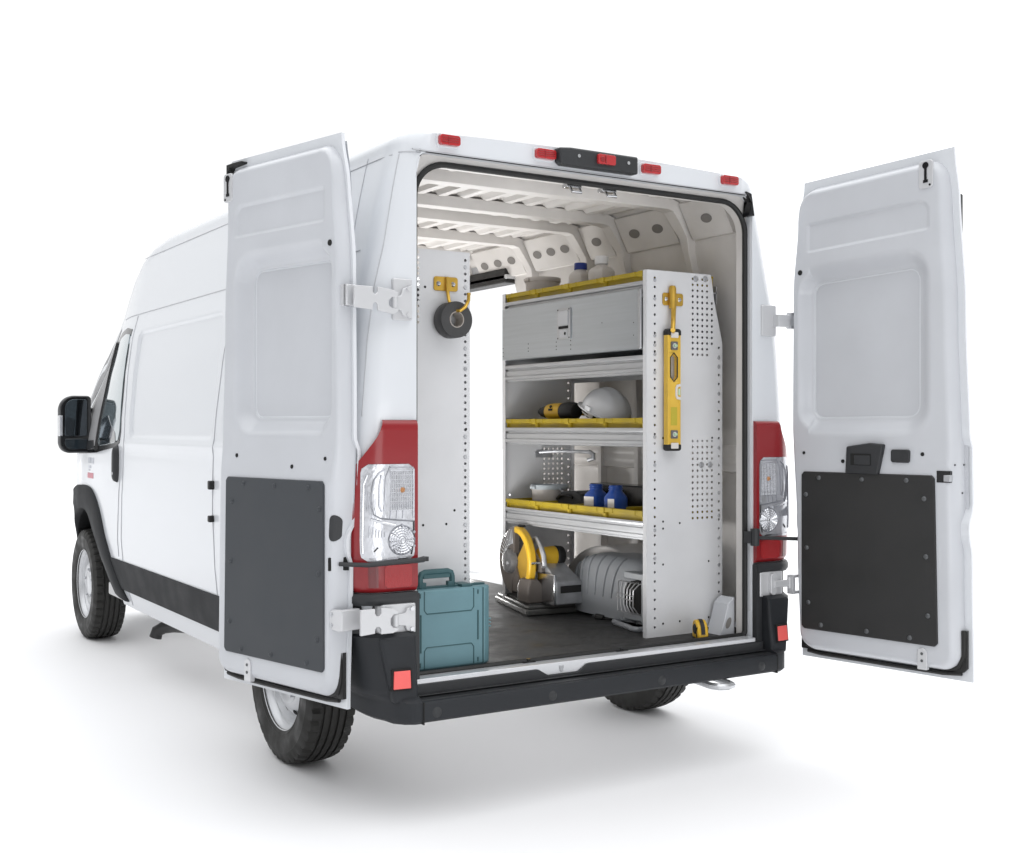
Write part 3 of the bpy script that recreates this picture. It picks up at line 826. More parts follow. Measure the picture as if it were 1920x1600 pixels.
    if side < 0:
        q = B(T); q.prism(rrect(.672,.700,.470,.500,.004), 'Y', .058, .072); q.mi = 1; q.box(.678,.694,.070,.074,.476,.484); q.box(.676,.682,.070,.074,.484,.500)
        make('bottom_latch', q, ['hinge_paint','dark_hole'], door)
        # hinge edge fittings
        def W(k, z):
            w = uh(z) + .004 + .034*k; return w
        def wall(u, z): return (u, D(u, z), z)
        q = B(T)
        def wp(k, z, e=.0018):
            u = uh(z)+.011+.040*k; return (u-e, D(u, z)+e*.6, z)
        n = 24; pts = []
        for i in range(n):
            a = 2*PI*i/n; zz_ = 1.04 + .024*math.sin(a) + (.022 if math.sin(a) > 0 else -.022)
            pts.append(wp(.42+.30*math.cos(a), zz_))
        q.add(pts+[wp(.42,1.04)], [(i,(i+1)%n,n) for i in range(n)]); make('edge_plug', q, 'black_plastic', door)
        q = B(T); u0, u1, z0, z1 = -.012, .022, .890, .938
        q.add([(u0-.002,D(u0,z0)+.004,z0),(u1-.002,D(u1,z0)+.006,z0),(u1-.002,D(u1,z1)+.006,z1),(u0-.002,D(u0,z1)+.004,z1),(u0+.01,.0,z0),(u1,.0,z0),(u1,.0,z1),(u0+.01,.0,z1)], [(0,1,2,3),(4,5,6,7),(0,1,5,4),(1,2,6,5),(2,3,7,6),(3,0,4,7)])
        make('strap_socket', q, 'dark_hole', door, bevel=.002)
        q = B(T); q.box(-.046,.022,.030,.052,1.815,1.890); q.box(-.05,-.03,.0,.052,1.815,1.890)
        hp = make('door_hinge', q, 'hinge_paint', door, bevel=.003)
        for z in (1.872,1.834):
            q = B(T); q.frust((.004,.052,z),(.004,.057,z),.009,seg=12); make('hinge_bolt', q, 'galv', hp)
        q = B(T); q.prism([(-.03,.682),(-.03,.760),(.01,.757),(.045,.735),(.052,.721),(.045,.707),(.01,.685)], 'Y', .058, .070); q.box(-.046,-.02,-.01,.070,.685,.758)
        hp = make('door_hinge', q, 'hinge_paint', door, bevel=.003)
        for u, z in ((.012,.740),(.012,.702),(.034,.721)):
            q = B(T); q.frust((u,.070,z),(u,.0745,z),.007,seg=12); make('hinge_bolt', q, 'galv', hp)
    else:
        q = B(T); q.prism([(.262,1.200),(.412,1.200),(.436,1.322),(.375,1.327),(.268,1.312)], 'Y', .066, .094)
        lh = make('latch_handle', q, 'black_plastic', door, bevel=.006, seg=3)
        q = B(T); q.box(.290,.384,.0925,.0955,1.236,1.284)
        make('handle_recess', q, 'dark_hole', lh)
        q = B(T); q.box(.308,.380,.094,.098,1.238,1.276)
        make('handle_lever', q, 'black_plastic', lh, bevel=.003)
        q = B(T); q.prism(rrect(.464,.546,1.250,1.302,.010), 'Y', .066, .080)
        make('blank_plate', q, 'black_plastic', door, bevel=.003)
        q = B(T); q.box(.662,.7175,.030,.0785,1.176,1.222); q.mi = 1; q.box(.692,.7190,.03,.0800,1.180,1.206)
        make('edge_latch', q, ['gloss_black','tool_metal'], door, bevel=.002)
        for u, z in ((.722,1.245),(.735,1.245),(.735,1.135)):
            t = D(u, z); q = B(T); q.frust((u,t-.003,z),(u+.001,t+.002,z),.004,seg=10); make('grommet', q, 'bolt_dark', door)
        q = B(T); q.box(.700,.716,-.034,-.006,1.33,2.25)
        make('outer_strip', q, 'rubber', door, bevel=.006)
    return door, T
_b = B(); _b.lathe([(0,.006),(.005,.0055),(.009,.003),(.0105,0)], (0,0,0), (0,1,0), 12)
LATHE_F = _b.f; _LV = [tuple(p) for p in _b.v]
def b_local(r): return _LV
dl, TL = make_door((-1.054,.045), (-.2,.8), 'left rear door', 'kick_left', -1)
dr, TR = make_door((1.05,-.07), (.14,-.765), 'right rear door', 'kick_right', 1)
dl['label'] = 'left rear door folded back along the side with grey kick panel'
dr['label'] = 'right rear door with black latch handle above black kick panel'
# check straps
q0 = TL(.0,.045,.914)
b = B(); b.tube([q0, (-1.02,-.03,.912), (-.93,-.055,.918), (-.84,-.06,.921), (-.812,-.052,.922), (-.800,-.03,.922)], [.0075,.0085,.009,.0095,.0105,.010], 8)
b.tube([(-.800,-.042,.93),(-.800,-.042,.915)], .014, 8)
make('check_strap', b, 'black_plastic', van)
q1 = TR(.02,.03,.908)
b = B(); b.box(.775,.822,-.028,.01,.895,.945); b.frust((.80,-.03,.958),(.80,-.03,.885),.020,seg=10)
b.tube([(.815,-.03,.918),(.93,-.055,.912),q1], .0085, 8)
make('check_strap', b, 'black_plastic', van, bevel=.002)

# ================================================================== WHEELS
def make_wheel(s, yc):
    xo = s*.965; X = Vector((s,0,0)); c = (s*.885, yc, WR)
    hw = .100
    prof = [(.215,-.085),(.225,-.098),(.26,-.107),(.305,-.106),(.338,-.096)]
    tread = []
    for h in (-.088,-.052,-.046,-.044,-.038,-.014,-.012,-.006,-.004,.004,.006,.012,.014,.038,.044,.046,.052,.088):
        pass
    grooves = (-.048,-.016,.016,.048)
    hs = [-.092,-.088,-.075,-.060]
    for g in grooves: hs += [g-.0055, g-.0045, g+.0045, g+.0055]
    hs += [.060,.075,.088,.092]
    for h in hs:
        r = .3615 - .010*(abs(h)/.092)**3
        if any(abs(abs(h-g)-.0045) < 1e-6 for g in grooves): r -= .009
        tread.append((r, h))
    prof += tread + [(.340,.098),(.318,.1055),(.312,.1075),(.306,.1062),(.285,.1085),(.262,.1065),(.240,.101),(.236,.102),(.226,.097),(.218,.086)]
    nb = 5; nt_ = len(tread)
    def mod(i, k, r):
        if nb <= i < nb+4 or nb+nt_-4 <= i < nb+nt_:
            if k % 4 == 0: return r-.011
            return r
        if i in (nb-1, nb+nt_) and k % 4 == 0: return r-.007
        if nb+4 <= i < nb+nt_-4 and r > .355 and k % 6 == (i//2) % 6: return r-.003
        return r
    b = B(); b.lathe(prof, c, X, 168, mod=mod, closed=False)
    w = make('wheel', b, 'tyre_rubber', van, smooth=28)
    # pressed steel rim
    rim = [(.219,.090),(.228,.096),(.231,.092),(.224,.084),(.214,.078),(.205,.055),(.198,.052),(.190,.030),(.176,.022),(.168,.030),(.140,.058),(.118,.064),(.100,.052),(.085,.050),(.078,.064),(.055,.068),(.050,.070),(0,.071)]
    b = B(); b.lathe(rim, c, X, 72)
    b.mi = 1
    b.lathe([(.214,.078),(.200,-.09),(.0,-.09)], (c[0]-s*.004, c[1], c[2]), X, 48)
    rm = make('rim', b, ['rim_paint','dark_metal'], w, smooth=40)
    b = B(); b.mi = 0
    for k in range(10):
        a = 2*PI*k/10
        p = Vector((c[0]+s*.0435, c[1]+.154*math.cos(a), c[2]+.154*math.sin(a)))
        er = Vector((0,math.cos(a),math.sin(a))); et = Vector((0,-math.sin(a),math.cos(a)))
        n = (Vector((s,0,0))*.85 + er*.5).normalized(); e2 = (er - n*er.dot(n)).normalized()
        q = p + n*.0035
        b.add([q + et*(.017*math.cos(t)) + e2*(.013*math.sin(t)) for t in linsp(0,2*PI,15)[:-1]], [tuple(range(14))])
    b.mi = 1
    for k in range(5):
        a = 2*PI*k/5+.3
        p = (c[0]+s*.05, c[1]+.092*math.cos(a), c[2]+.092*math.sin(a)); b.frust(p, (p[0]+s*.024, p[1], p[2]), .011, .009, 6)
    make('rim_hole', b, ['dark_hole','tool_metal'], w)
for s in (-1, 1):
    make_wheel(s, AXR); make_wheel(s, AXF+.05)

# ================================================================== CAB SIDE: WINDOW, MIRROR, HANDLE, DECAL
def side_patch(s, poly, off, name, mt, parent, bev=0, thick=.004):
    # polygon in (Y, z) laid on the body side with a fine edge so it follows the curve
    P = []
    n = len(poly)
    for a, c in zip(poly, poly[1:]+poly[:1]):
        for f in (0,.25,.5,.75): P.append((a[0]+(c[0]-a[0])*f, a[1]+(c[1]-a[1])*f))
    cy = sum(p[0] for p in P)/len(P); cz = sum(p[1] for p in P)/len(P)
    b = B(); pts = []
    rings_ = []
    for k in (1,.8,.6,.4,.2):
        rings_.append([(cy+(p[0]-cy)*k, cz+(p[1]-cz)*k) for p in P])
    def on(y, z, o): return (s*(sideX(y, z, False)+o), y, z)
    G_ = [[on(y, z, -.01) for y, z in rings_[0]]] + [[on(y, z, off) for y, z in r] for r in rings_]
    G_ = [g+[g[0]] for g in G_]
    b.grid(G_); b.add(G_[-1][:-1], [tuple(range(len(G_[-1])-1))])
    return make(name, b, mt, parent, smooth=40, bevel=bev)
win = [(3.20,1.955),(3.205,1.36),(3.23,1.30),(3.32,1.275),(3.80,1.235),(4.42,1.215),(4.46,1.24),(4.30,1.42),(3.98,1.72),(3.74,1.885),(3.52,1.955),(3.34,1.972)]
glass = [(3.215,1.925),(3.222,1.37),(3.25,1.32),(3.34,1.30),(3.70,1.275),(3.78,1.30),(3.68,1.72),(3.60,1.84),(3.45,1.918),(3.32,1.935)]
quarter = [(3.86,1.275),(4.32,1.255),(4.24,1.40),(3.95,1.68),(3.80,1.79),(3.80,1.60)]
for s in (-1, 1):
    wf = side_patch(s, win, .003, 'cab_window', 'gloss_black', van)
    side_patch(s, glass, .006, 'window_glass', 'glass_pane', wf)
    side_patch(s, quarter, .006, 'window_glass', 'pillar_grey', wf)
    b = B(); b.tube([(s*(sideX(y,z,False)+.006),y,z) for y, z in [(3.79,1.25),(3.73,1.5),(3.66,1.75),(3.56,1.90)]], .012, 6)
    make('window_post', b, 'gloss_black', wf)
    # silhouettes of the seat and dash seen low in the window
    side_patch(s, [(3.30,1.305),(3.70,1.28),(3.70,1.44),(3.52,1.46),(3.42,1.40),(3.32,1.36)], .008, 'window_shade', 'glass_dark', wf)
# windscreen pillar tone: the wrap-round edge of the windscreen
ws = [(3.66,1.99),(4.02,1.72),(4.36,1.44),(4.52,1.24),(4.68,1.22),(4.50,1.48),(4.20,1.80),(3.95,1.98)]
for s in (-1, 1):
    side_patch(s, ws, .002, 'windscreen_edge', 'pillar_grey', van)
def make_mirror(s):
    def prof(y, g):
        return [(s*x, y, z) for x, z in outline(g)]
    def outline(g):
        x0, x1, z0, z1 = 1.012+g, 1.200-g, 1.228+g, 1.590-g
        return rrect(x0, x1, z0, z1, [.060-g*.6,.085-g*.6,.022,.022], 8)
    cx, cz = 1.106, 1.41
    rows = []
    for y, k in ((4.06,.955),(4.065,.985),(4.085,1.0),(4.13,.99),(4.17,.93),(4.20,.80),(4.215,.55),(4.22,.1)):
        rows.append([(s*(cx+(x-cx)*k), y, cz+(z-cz)*k) for x, z in outline(0)])
    rows = [r+[r[0]] for r in rows]
    b = B(); b.grid(rows)
    inner = [(s*(cx+(x-cx)*.955), 4.06, cz+(z-cz)*.955) for x, z in outline(0)]
    o2 = [(s*x, 4.075, z) for x, z in outline(.018)]
    b.grid([inner+[inner[0]], o2+[o2[0]]]); b.add(o2, [tuple(range(len(o2)))])
    m = make('wing_mirror', b, 'gloss_black' if False else 'black_plastic', van, smooth=50)
    b = B(); b.prism([(s*x, z) for x, z in rrect(1.036,1.172,1.335,1.568,[.012,.06,.014,.012],6)], 'Y', 4.064, 4.07)
    make('mirror_glass', b, 'mirror_glass', m, bevel=.002)
    b = B(); b.prism([(s*x, z) for x, z in rrect(1.036,1.172,1.252,1.318,[.04,.010,.010,.014],6)], 'Y', 4.064, 4.07)
    make('mirror_glass', b, 'glass_dark', m, bevel=.002)
    b = B(); b.prism(rrect(4.06,4.12,1.335,1.465,.008), 'X', s*1.185, s*1.2035)
    make('turn_signal', b, 'lens_clear', m, bevel=.003)
    b = B()
    for z, r in ((1.498,.017),(1.290,.026)):
        b.tube([(s*1.03,4.15,z),(s*.95,4.17,z),(s*.86,4.20,z-.005)], r, 8)
    b.box(min(s*.94,s*.985),max(s*.94,s*.985),4.13,4.20,1.27,1.50)
    make('mirror_arm', b, 'black_plastic', m, bevel=.004)
    side_patch(s, [(3.86,1.262),(3.90,1.31),(4.22,1.30),(4.50,1.22),(4.34,1.225)], .012, 'mirror_base', 'black_plastic', m)
    b = B(); b.frust((s*.955,4.04,1.262),(s*.955,4.03,1.262),.010,seg=10); make('screw', b, 'chrome', m)
for s in (-1, 1): make_mirror(s)
for s in (-1, 1):
    b = B(); yy = 3.27
    rows = []
    for k in linsp(-1,1,25):
        z = 1.18+.108*k; w = .034*math.sqrt(max(0,1-k**4))+.002; o = .03*math.sqrt(max(0,1-k**6))+.001
        x = sideX(yy, z, False)
        rows.append([(s*(x-.004),yy-w,z),(s*(x+o*.7),yy-w*.9,z),(s*(x+o),yy-w*.5,z),(s*(x+o),yy+w*.4,z),(s*(x+o*.6),yy+w*.9,z),(s*(x-.004),yy+w,z)])
    b.grid(rows); dh = make('door_handle', b, 'black_plastic', van, smooth=50)
    b = B(); b.frust((s*(sideX(yy,1.12)+.03),yy-.01,1.125),(s*(sideX(yy,1.12)+.033),yy-.01,1.125),.009,seg=12); make('key_lock', b, 'tool_metal', dh)
# faded badge on the front door
side_patch(-1, [(3.89,1.072),(4.05,1.072),(4.05,1.105),(3.89,1.105)], .0025, 'badge', 'decal_red', van)
for (y0,y1,z0,z1) in ((3.88,3.91,1.165,1.20),(3.93,3.955,1.165,1.20),(3.975,4.0,1.165,1.20),(4.02,4.045,1.165,1.20),(3.96,4.04,1.135,1.15),(3.99,4.04,1.118,1.127)):
    side_patch(-1, [(y0,z0),(y1,z0),(y1,z1),(y0,z1)], .0025, 'badge', 'decal_grey', van)
# ================================================================== SHELVING
def perf(b, x0, x1, z0, z1, nx, nz, r, y, blank=()):
    dx = (x1-x0)/nx; dz = (z1-z0)/nz
    for i in range(nx):
        for j in range(nz):
            cx = x0+dx*(i+.5); cz = z0+dz*(j+.5)
            sq = [(1,0),(1,1),(0,1),(-1,1),(-1,0),(-1,-1),(0,-1),(1,-1)]
            O = [(cx+p*dx/2, y, cz+q*dz/2) for p, q in sq]
            if (i, j) in blank: b.quad(*O); continue
            I = [(cx+r*math.cos(k*PI/4), y, cz+r*math.sin(k*PI/4)) for k in range(8)]
            b.add(O+I, [(k,(k+1)%8,8+(k+1)%8,8+k) for k in range(8)])
def rect(b, x0, x1, z0, z1, y): b.quad((x0,y,z0),(x1,y,z0),(x1,y,z1),(x0,y,z1))
def end_panel(y, inner, parent, nm='end_panel'):
    far = inner < 0
    b = B(); r = .0058
    rect(b,.405,.432,.49,2.065,y)
    rect(b,.432,.462,.49,.513,y); perf(b,.432,.462,.513,2.053,1,39,r,y, blank=[(0,k) for k in range(39) if far and k not in (11,13)]); rect(b,.432,.462,2.053,2.065,y)
    rect(b,.462,.645,.49,2.065,y)
    rect(b,.645,.783,.49,.980,y); perf(b,.645,.783,.980,1.344,5,14,r,y); rect(b,.645,.783,1.344,1.698,y)
    perf(b,.645,.755,1.698,2.055,4,14,r,y); rect(b,.645,.755,2.055,2.065,y)
    rect(b,.755,.783,1.698,1.749,y); perf(b,.755,.783,1.749,1.953,1,8,r,y); b.quad((.755,y,1.953),(.783,y,1.953),(.768,y,2.045),(.762,y,2.065),(.755,y,2.065))
    rect(b,.783,.797,.49,1.765,y); rect(b,.797,.823,.49,.52,y); perf(b,.797,.823,.52,1.765,1,31,r,y); rect(b,.823,.830,.49,1.765,y)
    b.quad((.783,y,1.765),(.830,y,1.765),(.826,y,1.785),(.783,y,1.953))
    # returned flanges
    g = .003*inner; d = inner*.026
    ys = sorted((y+g*.2, y+d))
    b.box(.403,.4055,ys[0],ys[1],.49,2.066); b.box(.8285,.831,ys[0],ys[1],.49,1.77)
    b.box(.405,.765,ys[0],ys[1],2.0645,2.067)
    b.mi = 1
    for x, z in ((.492,1.345),(.77,1.345),(.492,.955),(.492,.985),(.585,.975),(.492,.80),(.75,.80),(.492,.545),(.585,.548),(.75,.552)):
        b.disc((x, y-inner*.0008, z), (0,1,0), .005, 10)
    return make(nm, b, ['panel_white','dark_hole'], parent, smooth=0, merge=False)
su = thing('shelving_unit', 'perforated steel shelving unit along the right wall with yellow trays and a locker', 'shelving', (.62,.8,.49))
end_panel(.210, 1, su); end_panel(1.386, -1, su)
b = B()
for x, z in ((.675,2.043),(.73,2.046),(.709,1.226),(.758,1.226)):
    b.lathe([(0,.006),(.007,.006),(.008,.002),(.013,.002),(.014,0)], (x,.2095,z), (0,-1,0), 14)
for z in (2.023,1.944,1.785,1.745,1.705,1.627,1.35,1.23,.95,.83):
    b.lathe([(0,.003),(.0065,.003),(.008,0)], (.447,.2095,z), (0,-1,0), 12)
for z in (1.70,1.66,1.54,1.30,1.10,1.0,.90,.78):
    b.lathe([(0,.003),(.0065,.003),(.008,0)], (.810,.2095,z), (0,-1,0), 12)
make('panel_bolt', b, 'tool_metal', su)
Y0, Y1 = .236, 1.360
def shelf(zt):
    p = [(.405,zt),(.4035,zt-.004),(.4035,zt-.015),(.406,zt-.018),(.416,zt-.020),(.416,zt-.027),(.409,zt-.030),(.409,zt-.054),(.403,zt-.058),(.403,zt-.070),(.408,zt-.073),(.414,zt-.073),(.414,zt-.080),(.422,zt-.083),(.424,zt-.078),(.424,zt-.004)]
    b = B(); b.prism(p, 'Y', Y0, Y1)
    sh = make('shelf', b, 'alu', su, smooth=50)
    b = B(); b.box(.424,.822,Y0,Y1,zt-.034,zt-.028); b.box(.816,.822,Y0,Y1,zt-.08,zt)
    make('shelf_pan', b, 'alu', sh)
    return sh
for zt in (.987,1.389,1.702,2.022): shelf(zt)
# locker between the two upper shelves
b = B(); b.box(.410,.815,Y0+.002,Y1-.002,1.728,1.735); b.box(.810,.815,Y0+.002,Y1-.002,1.735,1.940)
lk = make('locker_box', b, 'locker_steel', su)
b = B(); b.box(.3945,.400,.262,1.374,1.730,1.988); b.mi = 1
for y, zz in ((1.365,(1.79,1.77,1.75)),(1.13,(1.80,1.78,1.765)),(.885,(1.795,1.775,1.76)),(.765,(1.795,1.775,1.755))):
    for z in zz: b.disc((.3942,y,z),(1,0,0),.0035,8)
for y, z in ((.29,1.845),(.29,1.79),(.52,1.86)): b.disc((.3942,y,z),(1,0,0),.003,8)
ld = make('locker_door', b, ['locker_steel','dark_hole'], su, smooth=0, bevel=.002)
b = B(); b.box(.393,.402,.240,.2615,1.730,1.985)
make('locker_hinge', b, 'alu', su, bevel=.003)
b = B(); b.prism(rrect(.762,.870,1.803,1.950,.008), 'X', .388, .3945); b.mi = 1
b.prism(rrect(.775,.857,1.868,1.938,.010), 'X', .384, .389); b.mi = 2
b.box(.3855,.389,.777,.855,1.853,1.866)
b.mi = 1
b.prism(rrect(.785,.845,1.812,1.848,.005), 'X', .3855, .389); b.mi = 2
b.frust((.3856,.80,1.830),(.3845,.80,1.830),.008,seg=12)
for y, z in ((.770,1.943),(.862,1.943),(.770,1.810),(.862,1.810)): b.frust((.388,y,z),(.3868,y,z),.004,seg=8)
make('locker_latch', b, ['alu','galv','dark_hole'], ld, smooth=40, bevel=.0015)
# hanging bar under the middle shelf
b = B(); b.tube([(.62,1.37,1.262),(.66,1.30,1.268),(.72,1.18,1.268),(.74,1.10,1.266)], .009, 8); b.tube([(.74,1.10,1.268),(.745,1.07,1.255),(.745,1.07,1.235),(.735,1.10,1.225)], .012, 8)
b.box(.60,.70,1.375,1.385,1.235,1.262)
make('hanging_bar', b, 'tool_metal', su)
# brass hook screwed to the rear end panel
def hook_plate(x0, x1, z0, z1, y, parent, T=None):
    b = B(T); b.prism(rrect(x0,x1,z0,z1,.010), 'Y', y-.005, y); 
    hk = make('hook_bracket', b, 'brass', parent, bevel=.0015)
    b = B(T)
    for x in (x0+.020, x1-.020): b.lathe([(0,.006),(.006,.005),(.009,.001),(.010,0)], (x,y-.005,(z0+z1)/2), (0,-1,0), 14)
    make('screw', b, 'chrome', hk)
    return hk
hk = hook_plate(.487,.600,1.918,1.972,.209,su)
b = B(); b.frust((.533,.195,1.905),(.533,.195,1.995),.016,seg=14); b.frust((.533,.195,1.995),(.533,.195,2.002),.013,seg=14)
b.tube([(.537,.192,1.95),(.535,.190,1.90),(.528,.184,1.85),(.521,.178,1.815),(.512,.168,1.803),(.504,.158,1.808)], .0105, 10)
b.tube([(.526,.190,1.93),(.524,.187,1.89),(.520,.182,1.86)], .005, 8)
make('hook', b, 'brass', hk)

# ---- left shelving: only its rear end panel faces the door
sl_ = thing('shelving_unit', 'white perforated shelving end panel along the left wall behind the rear pillar', 'shelving', (-.72,.6,.49))
LS = lambda x, y, z: Vector((-2.839+(x+2.839)*1.0339, y+.135, max(.4905, 1.395+(z-1.395)*1.0339)))
b = B(LS); y = .10; r = .0058
rect(b,-.900,-.770,.49,2.05,y)
rect(b,-.770,-.738,.49,1.77,y); perf(b,-.770,-.738,1.77,2.05,1,14,r,y)
rect(b,-.738,-.566,.49,2.05,y)
rect(b,-.566,-.540,.49,.50,y); perf(b,-.566,-.540,.50,2.035,1,60,r,y, blank=[(0,k) for k in (58,55,46,43,33,30,20,17,8)]); rect(b,-.566,-.540,2.035,2.05,y)
rect(b,-.540,-.535,.49,2.05,y)
b.box(-.5355,-.533,.1005,.126,.49,2.051); b.box(-.90,-.535,.1005,.126,2.05,2.0525); b.box(-.58,-.5356,.126,.1285,.49,2.05)
b.mi = 1
for x, z in ((-.725,1.912),(-.635,1.03),(-.733,1.03),(-.60,1.08),(-.55,1.385)): b.disc((x,.0992,z),(0,1,0),.005,10)
make('end_panel', b, ['panel_white','dark_hole'], sl_, smooth=0, merge=False)
b = B(LS)
for k in (58,55,46,43,33,30,20,17,8): b.lathe([(0,.003),(.0065,.003),(.008,0)], (-.553,.0995,.50+.02558*(k+.5)), (0,-1,0), 12)
make('panel_bolt', b, 'tool_metal', sl_)
b = B(); rect(b,-.90,-.465,.49,2.07,1.32); make('end_panel', b, 'panel_white', sl_, smooth=0)
for zt in (.95,1.35,1.70,2.0):
    b = B(); b.box(-.90,-.47,.27,1.315,zt-.03,zt-.024); b.box(-.473,-.468,.27,1.315,zt-.08,zt)
    make('shelf', b, 'alu', sl_)
hk = hook_plate(-.690,-.588,1.901,1.954,.099,sl_,LS)
b = B(LS); b.tube([(-.637,.09,1.953),(-.637,.086,1.90),(-.637,.075,1.865),(-.636,.055,1.838),(-.632,.030,1.822),(-.625,.008,1.822),(-.610,-.004,1.836),(-.598,-.006,1.860),(-.596,-.004,1.882)], .0065, 10)
b.frust((-.596,-.004,1.880),(-.596,-.004,1.888),.0075,seg=10)
make('hook', b, 'brass', hk)

# ================================================================== LOOSE THINGS
def single(name, b, mats, label, cat, group=None, **k):
    o = make(name, b, mats, None, **k); return tag(o, label, cat, group)
# yellow trays on three shelves
def bin_mesh(loc):
    x0, y0, z0 = loc; L, W, H = .388, .2785, .062
    b = B(); t = .004
    b.box(x0,x0+L,y0,y0+W,z0,z0+t)
    b.box(x0+.010,x0+.010+t,y0+.004,y0+W-.004,z0,z0+H-.014); b.box(x0+L-t,x0+L,y0,y0+W,z0,z0+H)
    b.box(x0,x0+L-t,y0,y0+t,z0,z0+H-.001); b.box(x0,x0+L-t,y0+W-t,y0+W,z0,z0+H-.001)
    # rim
    b.box(x0-.006,x0+.018,y0-.0,y0+W,z0+H-.019,z0+H); b.box(x0+L-.012,x0+L+.003,y0,y0+W,z0+H-.010,z0+H+.0005)
    b.box(x0+.018,x0+L-.012,y0-.0005,y0+.012,z0+H-.010,z0+H-.0005); b.box(x0+.018,x0+L-.012,y0+W-.012,y0+W+.0005,z0+H-.010,z0+H-.0005)
    for y in (y0+.055, y0+W-.060): b.box(x0-.0085,x0+.010,y,y+.007,z0+H-.020,z0+H+.0008)
    b.box(x0-.010,x0+.012,y0+.001,y0+.030,z0+H-.024,z0+H+.001); b.box(x0+.0015,x0+.011,y0+.004,y0+.022,z0,z0+H-.02)
    return b
SH = [(.968,'bottom'),(1.370,'middle'),(2.003,'top')]
ORD = ['nearest the rear end panel','second from the rear end panel','third from the rear end panel','farthest from the rear end panel']
proto = None
for zb, nm in SH:
    for k in range(4):
        loc = (.4135, .240+.2805*k, zb)
        if proto is None:
            proto = thing('storage_bin', '', 'tray', loc, 'yellow trays on the right shelving')
            make('bin_body', bin_mesh(loc), 'bin_yellow', proto, bevel=.0015)
            o = proto
        else: o = dup(proto, loc)
        o['label'] = 'shallow yellow plastic tray on the %s shelf, %s' % (nm, ORD[k])
# hard hat
def hat():
    M = Matrix.Translation((.555,.710,1.455)) @ Matrix.Rotation(R(20), 4, 'X') @ Matrix.Rotation(R(9), 4, 'Y')
    def T(x, y, z): return M @ Vector((x, y, z))
    rows = []
    for t in linsp(0, 90, 18):
        a = R(t); row = []
        for k in range(49):
            p = 2*PI*k/48
            rx = .108; ry = .138
            x = rx*math.cos(a)*math.cos(p); y = ry*math.cos(a)*math.sin(p); z = .118*math.sin(a)**.92 if t else 0
            ridge = .007*math.exp(-(x/.018)**2)*math.sin(a) + .004*(math.exp(-((abs(x)-.05)/.010)**2))*math.sin(a)
            row.append((x*(1+ridge*.3), y*(1+ridge*.3), z+ridge))
        rows.append(row)
    h = thing('hard_hat', 'white hard hat resting tilted on the trays of the middle shelf', 'helmet', (.555,.715,1.43))
    b = B(T); b.grid(rows)
    edge = rows[0]
    b.grid([edge, [(x*1.075, y*1.06+(.030*max(0,y/.138)**2), z-.004) for x, y, z in edge], [(x*1.07, y*1.055+(.030*max(0,y/.138)**2), z-.010) for x, y, z in edge], [(x*.96,y*.96,z-.006) for x, y, z in edge]])
    make('hat_shell', b, 'hat_white', h, smooth=50)
    b = B(T); b.grid([[(.098*math.cos(2*PI*k/40), .125*math.sin(2*PI*k/40), z) for k in range(41)] for z in (-.030,-.006,.03)])
    hb = make('headband', b, 'label_white', h)
    b = B(T)
    for q in (-1,0,1):
        p = PI+.35+.045*q; b.box(.099*math.cos(p)-.003,.099*math.cos(p)+.002,.126*math.sin(p)-.002,.126*math.sin(p)+.002,-.024,-.008)
    b.tube([(.0995*math.cos(2*PI*k/40), .127*math.sin(2*PI*k/40), -.02) for k in range(15,21)], .002, 5)
    make('headband_slot', b, 'dark_hole', hb)
    b = B(T); b.box(-.124,-.112,-.03,.01,.0,.022); make('hat_clip', b, 'hat_white', h, bevel=.003)
hat()
# power drill lying on its side
dr_ = thing('power_drill', 'yellow and black cordless drill lying on the trays beside the hard hat', 'drill', (.50,1.0,1.43))
ax = (0,1,0); o = (.50,.0,1.468)
b = B(); b.lathe([(0,1.185),(.012,1.185),(.016,1.17),(.022,1.165),(.030,1.13),(.032,1.10),(.034,1.098)], o, ax, 20); make('chuck', b, 'rubber', dr_)
b = B(); b.lathe([(.030,1.102),(.037,1.096),(.041,1.07),(.042,1.0),(.040,.975),(.036,.972)], o, ax, 24); by = make('drill_body', b, 'tool_yellow', dr_)
b = B(); b.box(.455,.462,1.015,1.045,1.472,1.482); b.frust((.466,1.035,1.49),(.460,1.035,1.493),.007,seg=8); make('drill_switch', b, 'dark_hole', by)
b = B(); b.lathe([(.036,.974),(.043,.965),(.045,.93),(.043,.885),(.034,.868),(.0,.866)], o, ax, 24); make('motor_cap', b, 'rubber', dr_)
b = B(); b.prism([(.52,.93),(.53,1.01),(.68,.99),(.68,.91)], 'Z', 1.448, 1.484); make('drill_handle', b, 'tool_yellow', dr_, bevel=.012, seg=3)
b = B(); b.box(.66,.73,.88,1.02,1.438,1.495); make('battery', b, 'rubber', dr_, bevel=.008)
# tubs
def tub(name, x, y, z0, r, h, label, lidm):
    t = thing(name, label, 'tub', (x,y,z0))
    b = B(); b.lathe([(0,0),(r*.86,0),(r*.88,.004),(r*.95,h-.020),(r*.95,h-.012)], (x,y,z0), (0,0,1), 40); make('tub_body', b, 'tub_plastic', t)
    b = B(); b.lathe([(r*.95,h-.022),(r,h-.022),(r*1.015,h-.018),(r*1.015,h-.004),(r*.99,h),(r*.92,h),(r*.90,h-.005),(0,h-.005)], (x,y,z0), (0,0,1), 40); make('tub_lid', b, lidm, t)
    b = B(); b.box(x-r-.012,x-r+.004,y-.02,y+.02,h-.02+z0,h-.006+z0); make('lid_tab', b, lidm, t, bevel=.003)
tub('plastic_tub', .555,1.245,2.001,.091,.143, 'beige lidded plastic tub standing on the top shelf of the right shelving', 'tub_plastic')
tub('plastic_tub', .560,1.190,.966,.094,.138, 'translucent tub with grey lid on the bottom shelf left of the blue bottles', 'tub_lid')
